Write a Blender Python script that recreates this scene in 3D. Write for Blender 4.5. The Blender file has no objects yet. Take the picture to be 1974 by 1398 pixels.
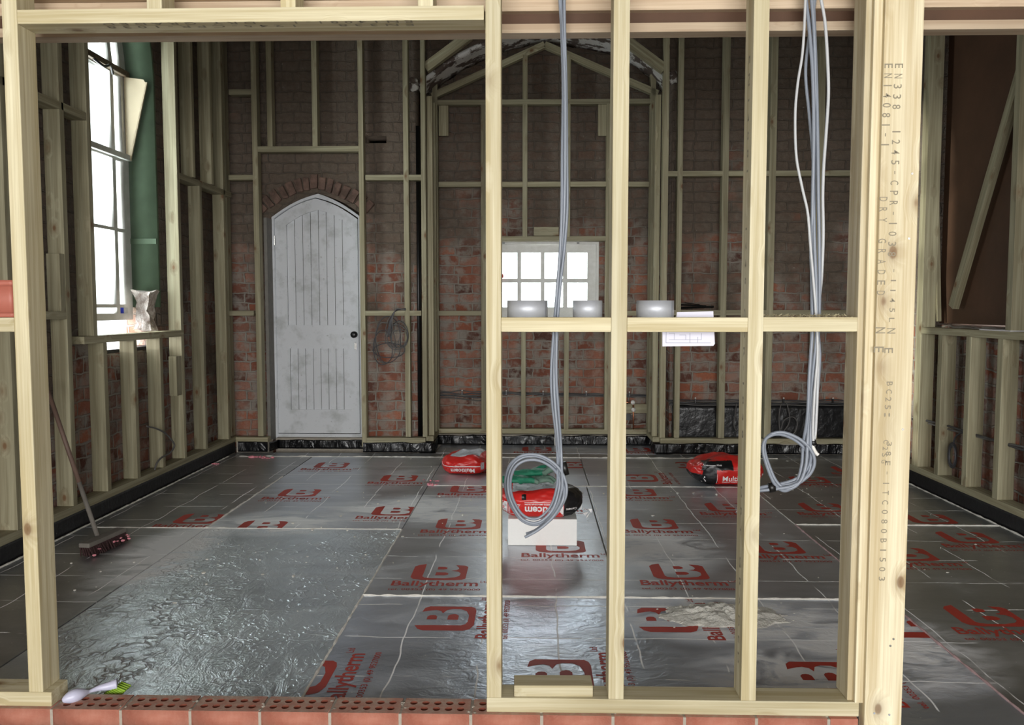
import bpy, bmesh, math, random
from mathutils import Vector, Matrix, noise
from mathutils.bvhtree import BVHTree
random.seed(7)
V = Vector
C = bpy.context.scene.collection
scn = bpy.context.scene
# ---------------------------------------------------------------- camera
F = 1590.0; EYE = 1.335; YAW = math.radians(1.48); PITCH = math.radians(3.81)
cd = bpy.data.cameras.new('camera'); cam = bpy.data.objects.new('camera', cd); C.objects.link(cam)
cd.sensor_width = 36; cd.lens = F / 1974 * 36; cd.clip_start = 0.05
cam.location = (0, 0, EYE); cam.rotation_euler = (math.pi/2 - PITCH, 0, YAW)
scn.camera = cam
CR = cam.rotation_euler.to_matrix()
def hit(px, py, X=None, Y=None, Z=None):
    """where the sight line of a measured photo point meets a real plane of the room"""
    d = CR @ V(((px-987)/F, (699-py)/F, -1)); o = V((0, 0, EYE))
    if X is not None: t = (X-o.x)/d.x
    elif Y is not None: t = (Y-o.y)/d.y
    else: t = (Z-o.z)/d.z
    return o + d*t
# ---------------------------------------------------------------- world, lights, exposure
w = bpy.data.worlds.new('overcast'); scn.world = w; w.use_nodes = True
w.node_tree.nodes['Background'].inputs[0].default_value = (0.93, 0.97, 1, 1)
w.node_tree.nodes['Background'].inputs[1].default_value = 2.0
scn.view_settings.view_transform = 'Standard'; scn.view_settings.look = 'None'
scn.view_settings.exposure = 0.48; scn.view_settings.gamma = 1
scn.view_settings.use_curve_mapping = False
def area(name, loc, rot, sx, sy, energy, col):
    l = bpy.data.lights.new(name, 'AREA'); l.shape = 'RECTANGLE'; l.size = sx; l.size_y = sy
    l.energy = energy; l.color = col
    o = bpy.data.objects.new(name, l); C.objects.link(o); o.location = loc; o.rotation_euler = rot
    return o
R = math.radians
area('daylight_arched_window', (-3.62, 6.3, 2.75), (0, R(-90), 0), 3.6, 3.6, 280, (0.96, 0.98, 1))
area('daylight_small_window', (0.1, 8.9, 1.7), (R(-90), 0, 0), 1.4, 1.0, 30, (0.96, 0.98, 1))
area('daylight_hall_windows', (0.3, -4.3, 1.55), (R(90), 0, 0), 6.0, 2.0, 370, (1.0, 0.99, 0.965))
sl = bpy.data.lights.new('added_stud_sun', 'SUN'); sl.energy = 4.5; sl.angle = R(2.5); sl.color = (1, .95, .86)  # added low sun to brighten the right wall stud by the stamped post
so = bpy.data.objects.new('added_stud_sun', sl); C.objects.link(so); so.location = (-6, 5, 4)
so.rotation_euler = V((5.87, .70, -.80)).to_track_quat('-Z', 'Y').to_euler()
# ---------------------------------------------------------------- object helpers
def wm(o): return (wm(o.parent) @ o.matrix_basis) if o.parent else o.matrix_basis
def place(o, M, parent=None):
    if parent: o.parent = parent; M = wm(parent).inverted() @ M
    o.matrix_basis = M
def tag(o, label=None, cat=None, group=None, kind=None):
    if label: o['label'] = label
    if cat: o['category'] = cat
    if group: o['group'] = group
    if kind: o['kind'] = kind
    return o
def empty(name, loc, label, cat, group=None):
    o = bpy.data.objects.new(name, None); C.objects.link(o); o.location = loc; o.empty_display_size = .1
    return tag(o, label, cat, group)
def obj(name, me, mat, parent=None, M=Matrix(), smooth=False):
    if isinstance(me, bmesh.types.BMesh):
        bm = me; me = bpy.data.meshes.new(name); bm.normal_update(); bm.to_mesh(me); bm.free()
    for m in (mat if isinstance(mat, (list, tuple)) else [mat]): me.materials.append(m)
    if smooth:
        for p in me.polygons: p.use_smooth = True
    o = bpy.data.objects.new(name, me); C.objects.link(o); place(o, M, parent); return o
def recenter(bm):
    """move mesh so that its centre is at the origin; returns the centre"""
    c = V((0, 0, 0)); n = len(bm.verts)
    lo = V((min(v.co[i] for v in bm.verts) for i in range(3))); hi = V((max(v.co[i] for v in bm.verts) for i in range(3)))
    c = V(((lo.x+hi.x)/2, (lo.y+hi.y)/2, lo.z))
    for v in bm.verts: v.co -= c
    return c
def put(name, bm, mat, parent=None, smooth=False):
    c = recenter(bm); return obj(name, bm, mat, parent, Matrix.Translation(c), smooth)
def bbox(bm, x0, x1, y0, y1, z0, z1, bev=0):
    vs = [bm.verts.new(p) for p in ((x0,y0,z0),(x1,y0,z0),(x1,y1,z0),(x0,y1,z0),(x0,y0,z1),(x1,y0,z1),(x1,y1,z1),(x0,y1,z1))]
    fs = [bm.faces.new([vs[i] for i in f]) for f in ((3,2,1,0),(4,5,6,7),(0,1,5,4),(1,2,6,5),(2,3,7,6),(3,0,4,7))]
    if bev:
        es = list({e for f in fs for e in f.edges})
        bmesh.ops.bevel(bm, geom=es, offset=bev, segments=2, affect='EDGES', profile=.6)
    return bm
def box(x0, x1, y0, y1, z0, z1, bev=0):
    if x0 > x1: x0, x1 = x1, x0
    if y0 > y1: y0, y1 = y1, y0
    if z0 > z1: z0, z1 = z1, z0
    return bbox(bmesh.new(), x0, x1, y0, y1, z0, z1, bev)
def timber(name, p0, p1, dd, w, d, mat, parent, bev=.003):
    """sawn timber: p0-p1 is the middle line of one face, dd points into the wood (depth d), w is the face width. Local X runs along the grain."""
    p0, p1, dd = V(p0), V(p1), V(dd).normalized()
    ax = (p1-p0).normalized(); dd = (dd - ax*dd.dot(ax)).normalized(); wy = dd.cross(ax)
    L = (p1-p0).length; c = (p0+p1)/2 + dd*d/2
    bm = box(-L/2, L/2, -w/2, w/2, -d/2, d/2, bev)
    M = Matrix((ax, wy, dd)).transposed().to_4x4(); M.translation = c
    return obj(name, bm, mat, parent, M)
def catmull(pts, n=8, closed=False):
    pts = [V(p) for p in pts]; out = []
    N = len(pts)
    rng = range(N if closed else N-1)
    for i in rng:
        if closed: a, b, c, d = pts[(i-1) % N], pts[i], pts[(i+1) % N], pts[(i+2) % N]
        else: a, b, c, d = pts[max(i-1, 0)], pts[i], pts[i+1], pts[min(i+2, N-1)]
        for k in range(n):
            t = k/n
            out.append(.5*((2*b)+(-a+c)*t+(2*a-5*b+4*c-d)*t*t+(-a+3*b-3*c+d)*t**3))
    if not closed: out.append(pts[-1])
    return out
def tube(bm, pts, r, seg=8, cap=True):
    pts = [V(p) for p in pts]; rings = []
    t0 = (pts[1]-pts[0]).normalized(); u = t0.orthogonal().normalized()
    for i, p in enumerate(pts):
        t = (pts[min(i+1, len(pts)-1)]-pts[max(i-1, 0)])
        if t.length < 1e-9: t = t0
        t = t.normalized(); u = (u-t*u.dot(t))
        u = u.normalized() if u.length > 1e-6 else t.orthogonal().normalized()
        v = t.cross(u); rr = r[i] if isinstance(r, (list, tuple)) else r
        rings.append([bm.verts.new(p+(u*math.cos(a)+v*math.sin(a))*rr) for a in [2*math.pi*k/seg for k in range(seg)]])
    for a, b in zip(rings, rings[1:]):
        for k in range(seg): bm.faces.new((a[k], a[(k+1) % seg], b[(k+1) % seg], b[k]))
    if cap: bm.faces.new(rings[0][::-1]); bm.faces.new(rings[-1])
    return bm
def shape(loops, depth, off=0):
    """flat outline with holes, in local XY, given thickness along local Z (0..depth)"""
    cu = bpy.data.curves.new('t', 'CURVE'); cu.dimensions = '2D'; cu.fill_mode = 'BOTH'; cu.extrude = depth/2
    for lp in loops:
        s = cu.splines.new('POLY'); s.points.add(len(lp)-1); s.use_cyclic_u = True
        for i, p in enumerate(lp): s.points[i].co = (p[0], p[1], 0, 1)
    o = bpy.data.objects.new('t', cu); me = bpy.data.meshes.new_from_object(o)
    bm = bmesh.new(); bm.from_mesh(me); bmesh.ops.remove_doubles(bm, verts=bm.verts, dist=1e-5)
    for v in bm.verts: v.co.z += depth/2+off
    bmesh.ops.recalc_face_normals(bm, faces=bm.faces)
    bpy.data.objects.remove(o); bpy.data.curves.remove(cu); bpy.data.meshes.remove(me)
    return bm
def text_bm(s, width, height, thick=0, bold=0.0, align='CENTER', space=1):
    cu = bpy.data.curves.new('t', 'FONT'); cu.body = s; cu.align_x = align; cu.size = 1; cu.offset = bold
    cu.resolution_u = 3; cu.fill_mode = 'FRONT' if not thick else 'BOTH'; cu.extrude = thick; cu.space_character = space
    o = bpy.data.objects.new('t', cu); me = bpy.data.meshes.new_from_object(o)
    bm = bmesh.new(); bm.from_mesh(me)
    bpy.data.objects.remove(o); bpy.data.curves.remove(cu); bpy.data.meshes.remove(me)
    xs = [v.co.x for v in bm.verts]; ys = [v.co.y for v in bm.verts]
    cx, sx = (min(xs)+max(xs))/2, width/(max(xs)-min(xs)); cy, sy = (min(ys)+max(ys))/2, height/(max(ys)-min(ys))
    for v in bm.verts: v.co.x = (v.co.x-cx)*sx; v.co.y = (v.co.y-cy)*sy
    return bm
def join(bms):
    out = bmesh.new()
    for b in bms:
        m = bpy.data.meshes.new('t'); b.to_mesh(m); out.from_mesh(m); bpy.data.meshes.remove(m); b.free()
    return out
def xf(bm, M): bmesh.ops.transform(bm, matrix=M, verts=bm.verts); return bm
# ---------------------------------------------------------------- materials
def newmat(name):
    m = bpy.data.materials.new(name); m.use_nodes = True; nt = m.node_tree
    return m, nt, nt.nodes['Principled BSDF']
def N(nt, t, **k):
    n = nt.nodes.new(t)
    for a, b in k.items(): setattr(n, a, b)
    return n
def L(nt, a, b): nt.links.new(a, b)
def math_(nt, op, a, b=None, c=None, clamp=False):
    n = N(nt, 'ShaderNodeMath', operation=op); n.use_clamp = clamp
    for i, x in enumerate((a, b, c)):
        if x is None: continue
        if isinstance(x, (int, float)): n.inputs[i].default_value = x
        else: L(nt, x, n.inputs[i])
    return n.outputs[0]
def mix_(nt, f, a, b, bt='MIX'):
    n = N(nt, 'ShaderNodeMix', data_type='RGBA', blend_type=bt)
    for i, x in ((0, f), (6, a), (7, b)):
        if isinstance(x, (int, float)): n.inputs[i].default_value = x
        elif isinstance(x, tuple): n.inputs[i].default_value = (*x[:3], 1)
        else: L(nt, x, n.inputs[i])
    return n.outputs[2]
def ramp(nt, f, stops):
    n = N(nt, 'ShaderNodeValToRGB'); cr = n.color_ramp
    while len(cr.elements) > 1: cr.elements.remove(cr.elements[-1])
    for i, (p, c) in enumerate(stops):
        e = cr.elements[0] if i == 0 else cr.elements.new(p)
        e.position = p; e.color = (c, c, c, 1) if isinstance(c, (int, float)) else (*c, 1)
    L(nt, f, n.inputs[0]); return n.outputs[0]
def noise_(nt, vec, scale, detail=3, rough=.5, dist=0):
    n = N(nt, 'ShaderNodeTexNoise'); n.inputs['Scale'].default_value = scale
    n.inputs['Detail'].default_value = detail; n.inputs['Roughness'].default_value = rough; n.inputs['Distortion'].default_value = dist
    if vec is not None: L(nt, vec, n.inputs['Vector'])
    return n.outputs['Fac']
def mapping(nt, vec, sc, loc=(0,0,0)):
    n = N(nt, 'ShaderNodeMapping'); n.inputs['Scale'].default_value = sc; n.inputs['Location'].default_value = loc
    L(nt, vec, n.inputs['Vector']); return n.outputs[0]
def bump(nt, h, strength, dist, bsdf, normal=None):
    n = N(nt, 'ShaderNodeBump'); n.inputs['Strength'].default_value = strength; n.inputs['Distance'].default_value = dist
    L(nt, h, n.inputs['Height'])
    if normal is not None: L(nt, normal, n.inputs['Normal'])
    if bsdf: L(nt, n.outputs[0], bsdf.inputs['Normal'])
    return n.outputs[0]
def plain(name, col, rough=.6, metal=0, nz=0, nscale=20, bmp=0, spec=.5, trans=0):
    m, nt, b = newmat(name); b.inputs['Roughness'].default_value = rough; b.inputs['Metallic'].default_value = metal
    b.inputs['Specular IOR Level'].default_value = spec
    tc = N(nt, 'ShaderNodeTexCoord').outputs['Object']
    n = noise_(nt, tc, nscale, 4)
    dark = tuple(c*(1-nz) for c in col); lite = tuple(min(1, c*(1+nz*.6)) for c in col)
    L(nt, mix_(nt, n, dark, lite), b.inputs['Base Color'])
    if bmp: bump(nt, noise_(nt, tc, nscale*2, 4), .5, bmp, b)
    return m
def wood(name, light, dark, knots=.55, green=0.0):
    m, nt, b = newmat(name); b.inputs['Roughness'].default_value = .62; b.inputs['Specular IOR Level'].default_value = .3
    tc = N(nt, 'ShaderNodeTexCoord').outputs['Object']; rnd = N(nt, 'ShaderNodeObjectInfo').outputs['Random']
    off = N(nt, 'ShaderNodeVectorMath', operation='ADD'); cmb = N(nt, 'ShaderNodeCombineXYZ')
    L(nt, math_(nt, 'MULTIPLY', rnd, 37.0), cmb.inputs[0]); L(nt, math_(nt, 'MULTIPLY', rnd, 11.0), cmb.inputs[1])
    L(nt, tc, off.inputs[0]); L(nt, cmb.outputs[0], off.inputs[1]); p = off.outputs[0]
    # knots: bend the grain round voronoi cells stretched along the board
    vo = N(nt, 'ShaderNodeTexVoronoi'); vo.inputs['Scale'].default_value = 1; vo.inputs['Randomness'].default_value = 1
    L(nt, mapping(nt, p, (4.2, 7, 7)), vo.inputs['Vector'])
    kd = vo.outputs['Distance']
    kn = ramp(nt, kd, [(0, 1), (.07, .85), (.095, .40), (.15, .18), (.26, 0)])
    grain_v = N(nt, 'ShaderNodeVectorMath', operation='ADD')
    kc = N(nt, 'ShaderNodeCombineXYZ'); L(nt, math_(nt, 'MULTIPLY', ramp(nt, kd, [(0, 1), (.30, 0)]), 1.6), kc.inputs[1])
    L(nt, mapping(nt, p, (.9, 34, 34)), grain_v.inputs[0]); L(nt, kc.outputs[0], grain_v.inputs[1])
    g1 = noise_(nt, grain_v.outputs[0], 1.0, 4, .6, .35)
    g2 = noise_(nt, mapping(nt, p, (3, 160, 160)), 1.0, 2, .5)
    g = math_(nt, 'ADD', math_(nt, 'MULTIPLY', g1, .75), math_(nt, 'MULTIPLY', g2, .25))
    col = mix_(nt, ramp(nt, g, [(.36, 0), (.60, 1)]), light, dark)
    big = noise_(nt, mapping(nt, p, (1.2, 5, 5)), 1.0, 3)
    col = mix_(nt, ramp(nt, big, [(.45, 0), (.75, .45)]), col, tuple(c*.62 for c in dark))
    tone = math_(nt, 'ADD', math_(nt, 'MULTIPLY', rnd, .28), .84)
    tn = N(nt, 'ShaderNodeVectorMath', operation='SCALE'); L(nt, col, tn.inputs[0]); L(nt, tone, tn.inputs['Scale'])
    col = mix_(nt, math_(nt, 'MULTIPLY', kn, knots), tn.outputs[0], (.16, .075, .03))
    L(nt, col, b.inputs['Base Color'])
    bump(nt, g, .25, .002, b)
    return m
M_pine = wood('pine_front', (.74, .68, .48), (.50, .42, .24), .9)
M_pine_print = wood('pine_post', (.74, .67, .48), (.51, .41, .24), .9)
M_treated = wood('pine_treated', (.43, .40, .27), (.25, .22, .135), .95)
M_lvl = wood('joist_flange', (.62, .50, .36), (.46, .34, .23), .15)
M_oldwood = wood('old_timber', (.22, .17, .11), (.12, .09, .06), .4)

def brickmat(name, exposed, dirt, seed=0.0, sc=1.0, zlow=.6, zhigh=2.8):
    """old handmade brickwork, colour and relief from local X,Y (Z folded into X on returns)"""
    m, nt, b = newmat(name); b.inputs['Roughness'].default_value = .92; b.inputs['Specular IOR Level'].default_value = .15
    tc = N(nt, 'ShaderNodeTexCoord').outputs['Object']
    sp = N(nt, 'ShaderNodeSeparateXYZ'); L(nt, tc, sp.inputs[0])
    cb = N(nt, 'ShaderNodeCombineXYZ'); L(nt, math_(nt, 'ADD', sp.outputs[0], sp.outputs[2]), cb.inputs[0]); L(nt, sp.outputs[1], cb.inputs[1]); cb.inputs[2].default_value = seed
    base = cb.outputs[0]
    nz = N(nt, 'ShaderNodeTexNoise'); nz.inputs['Scale'].default_value = 7; nz.inputs['Detail'].default_value = 3; L(nt, base, nz.inputs['Vector'])
    sub = N(nt, 'ShaderNodeVectorMath', operation='SUBTRACT'); L(nt, nz.outputs['Color'], sub.inputs[0]); sub.inputs[1].default_value = (.5, .5, .5)
    scl = N(nt, 'ShaderNodeVectorMath', operation='SCALE'); L(nt, sub.outputs[0], scl.inputs[0]); scl.inputs['Scale'].default_value = .050
    ad = N(nt, 'ShaderNodeVectorMath', operation='ADD'); L(nt, base, ad.inputs[0]); L(nt, scl.outputs[0], ad.inputs[1])
    br = N(nt, 'ShaderNodeTexBrick'); L(nt, ad.outputs[0], br.inputs['Vector'])
    br.inputs['Scale'].default_value = sc; br.inputs['Brick Width'].default_value = .245; br.inputs['Row Height'].default_value = .092
    br.inputs['Mortar Size'].default_value = .0095; br.inputs['Mortar Smooth'].default_value = .5; br.inputs['Bias'].default_value = 0
    br.offset = .5; br.squash = .7; br.squash_frequency = 2
    br.inputs['Color1'].default_value = (0, 0, 0, 1); br.inputs['Color2'].default_value = (1, 1, 1, 1); br.inputs['Mortar'].default_value = (.5, .5, .5, 1)
    # per-brick tone from Color output
    tone = ramp(nt, br.outputs['Color'], [(0, (.075, .036, .028)), (.22, (.17, .065, .045)), (.45, (.32, .105, .058)), (.6, (.23, .135, .105)), (.8, (.34, .185, .14)), (1, (.44, .155, .085))])
    mort = br.outputs['Fac']
    fine = noise_(nt, base, 60, 4, .7); mid = noise_(nt, base, 9, 4, .6); big = noise_(nt, base, 1.3, 4, .55)
    brick = mix_(nt, ramp(nt, fine, [(.35, 0), (.75, .6)]), tone, (.16, .09, .07))
    # mortar smears and lime wash over the bricks
    smear = math_(nt, 'MULTIPLY', ramp(nt, mid, [(.44, 0), (.58, 1)]), 1.0)
    zf = N(nt, 'ShaderNodeMapRange'); L(nt, sp.outputs[1], zf.inputs[0]); zf.inputs[1].default_value = zlow; zf.inputs[2].default_value = zhigh
    washf = math_(nt, 'ADD', math_(nt, 'MULTIPLY', zf.outputs[0], .9), math_(nt, 'MULTIPLY', math_(nt, 'SUBTRACT', big, .5), 2.2), clamp=True)
    mortc = mix_(nt, mid, (.24, .215, .185), (.36, .33, .285))
    c = mix_(nt, math_(nt, 'MULTIPLY', smear, dirt), brick, mortc)
    c = mix_(nt, mort, c, mortc)
    wash = mix_(nt, noise_(nt, base, 22, 4, .65), (.080, .064, .050), (.20, .158, .122))
    wash = mix_(nt, math_(nt, 'MULTIPLY', mort, .45), wash, (.085, .07, .058))
    wf = math_(nt, 'MAXIMUM', washf, 0.0)
    c = mix_(nt, math_(nt, 'MULTIPLY', ramp(nt, wf, [(.2, 0), (.55, 1)]), 1-exposed), c, wash)
    spk = ramp(nt, noise_(nt, base, 38, 2, .5), [(.72, 0), (.76, 1)])
    c = mix_(nt, math_(nt, 'MULTIPLY', spk, .5), c, (.42, .38, .34))
    c = mix_(nt, math_(nt, 'MULTIPLY', ramp(nt, noise_(nt, base, 2.3, 3, .6), [(.54, 0), (.64, .6)]), math_(nt, 'SUBTRACT', 1.0, math_(nt, 'MULTIPLY', wf, 1.6), clamp=True)), c, mix_(nt, mort, (.36, .15, .095), (.26, .16, .12)))
    L(nt, c, b.inputs['Base Color'])
    h = math_(nt, 'ADD', math_(nt, 'MULTIPLY', math_(nt, 'SUBTRACT', 1.0, mort), .5), math_(nt, 'ADD', math_(nt, 'MULTIPLY', noise_(nt, base, 12, 6, .7), 1.3), math_(nt, 'MULTIPLY', fine, .3)))
    bump(nt, h, .9, .016, b)
    return m
M_brick = brickmat('old_brick_rear', .05, .75)
M_brick_bay = brickmat('old_brick_bay', .12, .85, 3.0, zlow=1.3, zhigh=2.9)
M_brick_side = brickmat('old_brick_side', .1, .85, 8.0, zlow=.2, zhigh=2.2)
M_plaster = plain('green_plaster', (.070, .112, .066), .75, nz=.35, nscale=9, bmp=.002)
M_lime = None
def patchy(name, a, b_, scale, t0, t1, rough=.85, bmp=.01):
    m, nt, b = newmat(name); b.inputs['Roughness'].default_value = rough
    tc = N(nt, 'ShaderNodeTexCoord').outputs['Object']
    n = noise_(nt, tc, scale, 5, .65)
    L(nt, mix_(nt, ramp(nt, n, [(t0, 0), (t1, 1)]), a, b_), b.inputs['Base Color'])
    bump(nt, noise_(nt, tc, scale*3, 5, .7), .8, bmp, b); return m
M_lime = patchy('lime_plaster_soffit', (.125, .095, .08), (.72, .71, .68), 6, .47, .53)
M_render = patchy('rough_plaster', (.30, .24, .21), (.55, .50, .47), 18, .4, .6, bmp=.02)
M_white = patchy('window_white_paint', (.62, .62, .58), (.70, .70, .67), 12, .4, .6, .5, .001)
M_cream = plain('cream_paint', (.52, .44, .30), .5, nz=.12, nscale=7)
def doormat():
    m, nt, b = newmat('dirty_white_door_paint'); b.inputs['Roughness'].default_value = .5
    tc = N(nt, 'ShaderNodeTexCoord').outputs['Object']
    n = noise_(nt, mapping(nt, tc, (1, 1, .6)), 5.5, 5, .6)
    c = mix_(nt, ramp(nt, n, [(.5, 0), (.72, .75)]), (.66, .68, .71), (.36, .38, .37))
    c = mix_(nt, ramp(nt, noise_(nt, tc, 34, 3), [(.66, 0), (.75, .5)]), c, (.25, .26, .25))
    L(nt, c, b.inputs['Base Color']); bump(nt, noise_(nt, tc, 30, 3), .2, .002, b); return m
M_door = doormat()
def foil(name, wrinkle, base=(.52, .55, .60), rough=.36, dust=.5):
    m, nt, b = newmat(name)
    g = N(nt, 'ShaderNodeNewGeometry').outputs['Position']
    sp = N(nt, 'ShaderNodeSeparateXYZ'); L(nt, g, sp.inputs[0])
    big = noise_(nt, g, 1.5, 4, .6, .6); med = noise_(nt, mapping(nt, g, (3, 6, 1)), 1.4, 5, .65, .8)
    d = math_(nt, 'MULTIPLY', math_(nt, 'MULTIPLY', ramp(nt, big, [(.46, 0), (.68, 1)]), ramp(nt, med, [(.40, .15), (.62, 1)])), dust)
    # creases: long thin folds both ways, broken up by noise
    def lines(axis, period, phase, wdt, ns):
        wob = math_(nt, 'MULTIPLY', math_(nt, 'SUBTRACT', noise_(nt, mapping(nt, g, (3, 3, 3)), 1.0, 2), .5), .05)
        x = math_(nt, 'ADD', math_(nt, 'ADD', sp.outputs[axis], phase), wob)
        fr = math_(nt, 'ABSOLUTE', math_(nt, 'SUBTRACT', math_(nt, 'FRACT', math_(nt, 'DIVIDE', x, period)), .5))
        ln = math_(nt, 'LESS_THAN', fr, wdt/period)
        br = ramp(nt, noise_(nt, mapping(nt, g, (ns, ns, 1), (axis*5, 3, 0)), 1.0, 3, .6), [(.44, 0), (.50, 1)])
        return math_(nt, 'MULTIPLY', ln, br)
    ln = math_(nt, 'MULTIPLY', 0.0 if wrinkle > .5 else 1.0, math_(nt, 'MAXIMUM', lines(0, .31, .05, .0030, 2.2), lines(1, .36, .16, .0034, 3.0)))
    # swept dust lying in patches
    st = None
    for (sx, sy, rx_, ry_) in ((.86, 3.50, .62, .34), (-.75, 5.35, .75, .50), (.70, 4.55, .42, .55), (-1.55, 5.0, .5, .35), (1.35, 3.2, .5, .5), (1.0, 2.95, .5, .3), (-2.0, 4.4, .3, .9)):
        v = N(nt, 'ShaderNodeVectorMath', operation='LENGTH'); L(nt, mapping(nt, g, (1/rx_, 1/ry_, 1), (-sx/rx_, -sy/ry_, 0)), v.inputs[0])
        m1 = math_(nt, 'MULTIPLY', math_(nt, 'SUBTRACT', 1.0, v.outputs['Value'], clamp=True), 2.4)
        st = m1 if st is None else math_(nt, 'MAXIMUM', st, m1)
    st = math_(nt, 'MULTIPLY', math_(nt, 'MULTIPLY', st, ramp(nt, noise_(nt, mapping(nt, g, (2, 4, 1)), 1.6, 5, .65, 1.0), [(.34, 0), (.58, 1)])), .95, clamp=True)
    d = math_(nt, 'MAXIMUM', d, st)
    fac = math_(nt, 'MAXIMUM', d, math_(nt, 'MULTIPLY', ln, .95))
    tone = noise_(nt, mapping(nt, g, (.9, 2.2, 1)), 1.3, 4, .6, .8)
    basec = mix_(nt, tone, tuple(c*.55 for c in base), tuple(min(1, c*1.4) for c in base))
    col = mix_(nt, ln, mix_(nt, fac, basec, (.74, .74, .74)), (.95, .95, .95))
    spk = ramp(nt, noise_(nt, g, 55, 1, .5), [(.76, 0), (.78, 1)])
    fac2 = math_(nt, 'MAXIMUM', fac, math_(nt, 'MULTIPLY', spk, .6))
    L(nt, mix_(nt, spk, col, (.8, .8, .8)), b.inputs['Base Color'])
    L(nt, math_(nt, 'SUBTRACT', .84, math_(nt, 'MULTIPLY', fac2, .78)), b.inputs['Metallic'])
    L(nt, math_(nt, 'ADD', rough, math_(nt, 'MULTIPLY', fac2, .35)), b.inputs['Roughness'])
    if wrinkle > .5:
        vo = N(nt, 'ShaderNodeTexVoronoi', feature='DISTANCE_TO_EDGE'); vo.inputs['Scale'].default_value = 11
        nd = N(nt, 'ShaderNodeTexNoise'); nd.inputs['Scale'].default_value = 9; L(nt, g, nd.inputs['Vector'])
        ad = N(nt, 'ShaderNodeVectorMath', operation='ADD'); sc = N(nt, 'ShaderNodeVectorMath', operation='SCALE'); sc.inputs['Scale'].default_value = .22
        L(nt, nd.outputs['Color'], sc.inputs[0]); L(nt, mapping(nt, g, (1, .8, 1)), ad.inputs[0]); L(nt, sc.outputs[0], ad.inputs[1]); L(nt, ad.outputs[0], vo.inputs['Vector'])
        e = ramp(nt, vo.outputs['Distance'], [(0, 1), (.06, .2), (.2, 0)])
        n2 = noise_(nt, mapping(nt, g, (1.3, .8, 1)), 9, 4, .6, 1.6)
        h = math_(nt, 'ADD', math_(nt, 'MULTIPLY', math_(nt, 'MULTIPLY', e, ramp(nt, noise_(nt, g, 3.5, 3, .6), [(.48, 0), (.60, 1)])), .45), math_(nt, 'ADD', math_(nt, 'MULTIPLY', n2, .55), math_(nt, 'MULTIPLY', noise_(nt, g, 45, 3, .6, .8), .12)))
        bump(nt, h, .8*wrinkle, .018, b)
    else:
        n2 = noise_(nt, mapping(nt, g, (1, 1.6, 1)), 11, 4, .6, .5)
        h = math_(nt, 'ADD', math_(nt, 'MULTIPLY', n2, 1.0), math_(nt, 'MULTIPLY', ln, .4))
        bump(nt, h, .5, .004+.02*wrinkle, b)
    return m
M_foil = foil('printed_foil', .05)
M_foil_front = foil('printed_foil_dented', .35, (.56, .61, .71), .33)
M_foil_wr = foil('wrinkled_foil', 1.0, (.62, .68, .78), .36, .4)
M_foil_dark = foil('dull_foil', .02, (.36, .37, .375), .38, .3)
M_foam = plain('pale_foam_edge', (.72, .70, .64), .9, nz=.2, nscale=60, bmp=.003)
M_pink = plain('pink_foam', (.75, .28, .33), .85, nz=.2, nscale=40, bmp=.01)
M_red = plain('red_foil_ink', (.42, .035, .02), .55, nz=.25, nscale=12)
def plastic_black():
    m, nt, b = newmat('black_polythene'); b.inputs['Base Color'].default_value = (.006, .006, .007, 1); b.inputs['Roughness'].default_value = .27
    tc = N(nt, 'ShaderNodeNewGeometry').outputs['Position']
    n = noise_(nt, mapping(nt, tc, (1, 1, .45)), 8, 3, .5, 1.6); bump(nt, n, .45, .05, b); return m
M_dpm = plastic_black()
M_dpm_tall = plain('smooth_black_polythene', (.006, .006, .007), .32, nscale=5, bmp=.02)
M_dpm_flat = plain('matt_black_membrane', (.007, .007, .008), .55, nz=.3, nscale=20, bmp=.006)
M_clay = patchy('red_facing_brick', (.38, .125, .08), (.46, .20, .14), 14, .35, .65, .85, .003)
M_claytop = patchy('dusty_brick_top', (.42, .21, .155), (.44, .34, .27), 16, .4, .65, .9, .003)
M_claydark = plain('brick_hole_clay', (.22, .06, .035), .9)
M_mortar = plain('grey_mortar', (.40, .36, .30), .95, nz=.25, nscale=50, bmp=.006)
M_concrete = plain('concrete', (.30, .29, .27), .9, nz=.2, nscale=6)
M_walldull = plain('dull_plaster', (.42, .39, .34), .9, nz=.1, nscale=3)
M_osb = patchy('brown_board', (.065, .030, .013), (.09, .041, .019), 3, .35, .65, .7, .001)
M_cable = plain('grey_pvc_cable', (.22, .245, .29), .38, nz=.05)
M_cable_w = plain('pale_grey_cable', (.50, .51, .52), .4, nz=.05)
M_cable_d = plain('dark_cable', (.05, .05, .055), .45)
M_cable_m = plain('dusty_cable', (.11, .105, .10), .6)
M_blacktape = plain('black_tape', (.006, .006, .006), .4)
M_silver = plain('silver_duct_tape', (.50, .52, .56), .48, .35, nz=.12, nscale=30)
M_card = plain('cardboard_core', (.35, .25, .15), .9)
M_paper = plain('white_paper', (.72, .71, .82), .8, nz=.03)
M_ink = plain('faint_pencil_ink', (.35, .36, .45), .8)
M_stamp = plain('grey_stamp_ink', (.27, .235, .165), .8)
M_bagred = plain('red_plastic_bag', (.62, .022, .018), .33, nz=.12, nscale=9, bmp=.004)
M_bagblack = plain('black_plastic_bag', (.009, .009, .010), .33, bmp=.006, nscale=9)
M_bagwhite = plain('white_bag_print', (.82, .80, .80), .45)
M_baggrey = plain('grey_bag_label', (.48, .50, .53), .5, nz=.15, nscale=25)
M_eps = plain('white_polystyrene', (.88, .88, .86), .75, nz=.03, nscale=80, bmp=.001)
M_glove = plain('green_rubber_glove', (.015, .20, .11), .6, nz=.2, nscale=20, bmp=.002)
M_glovepalm = plain('grey_green_palm', (.13, .22, .17), .7, nz=.2)
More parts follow.
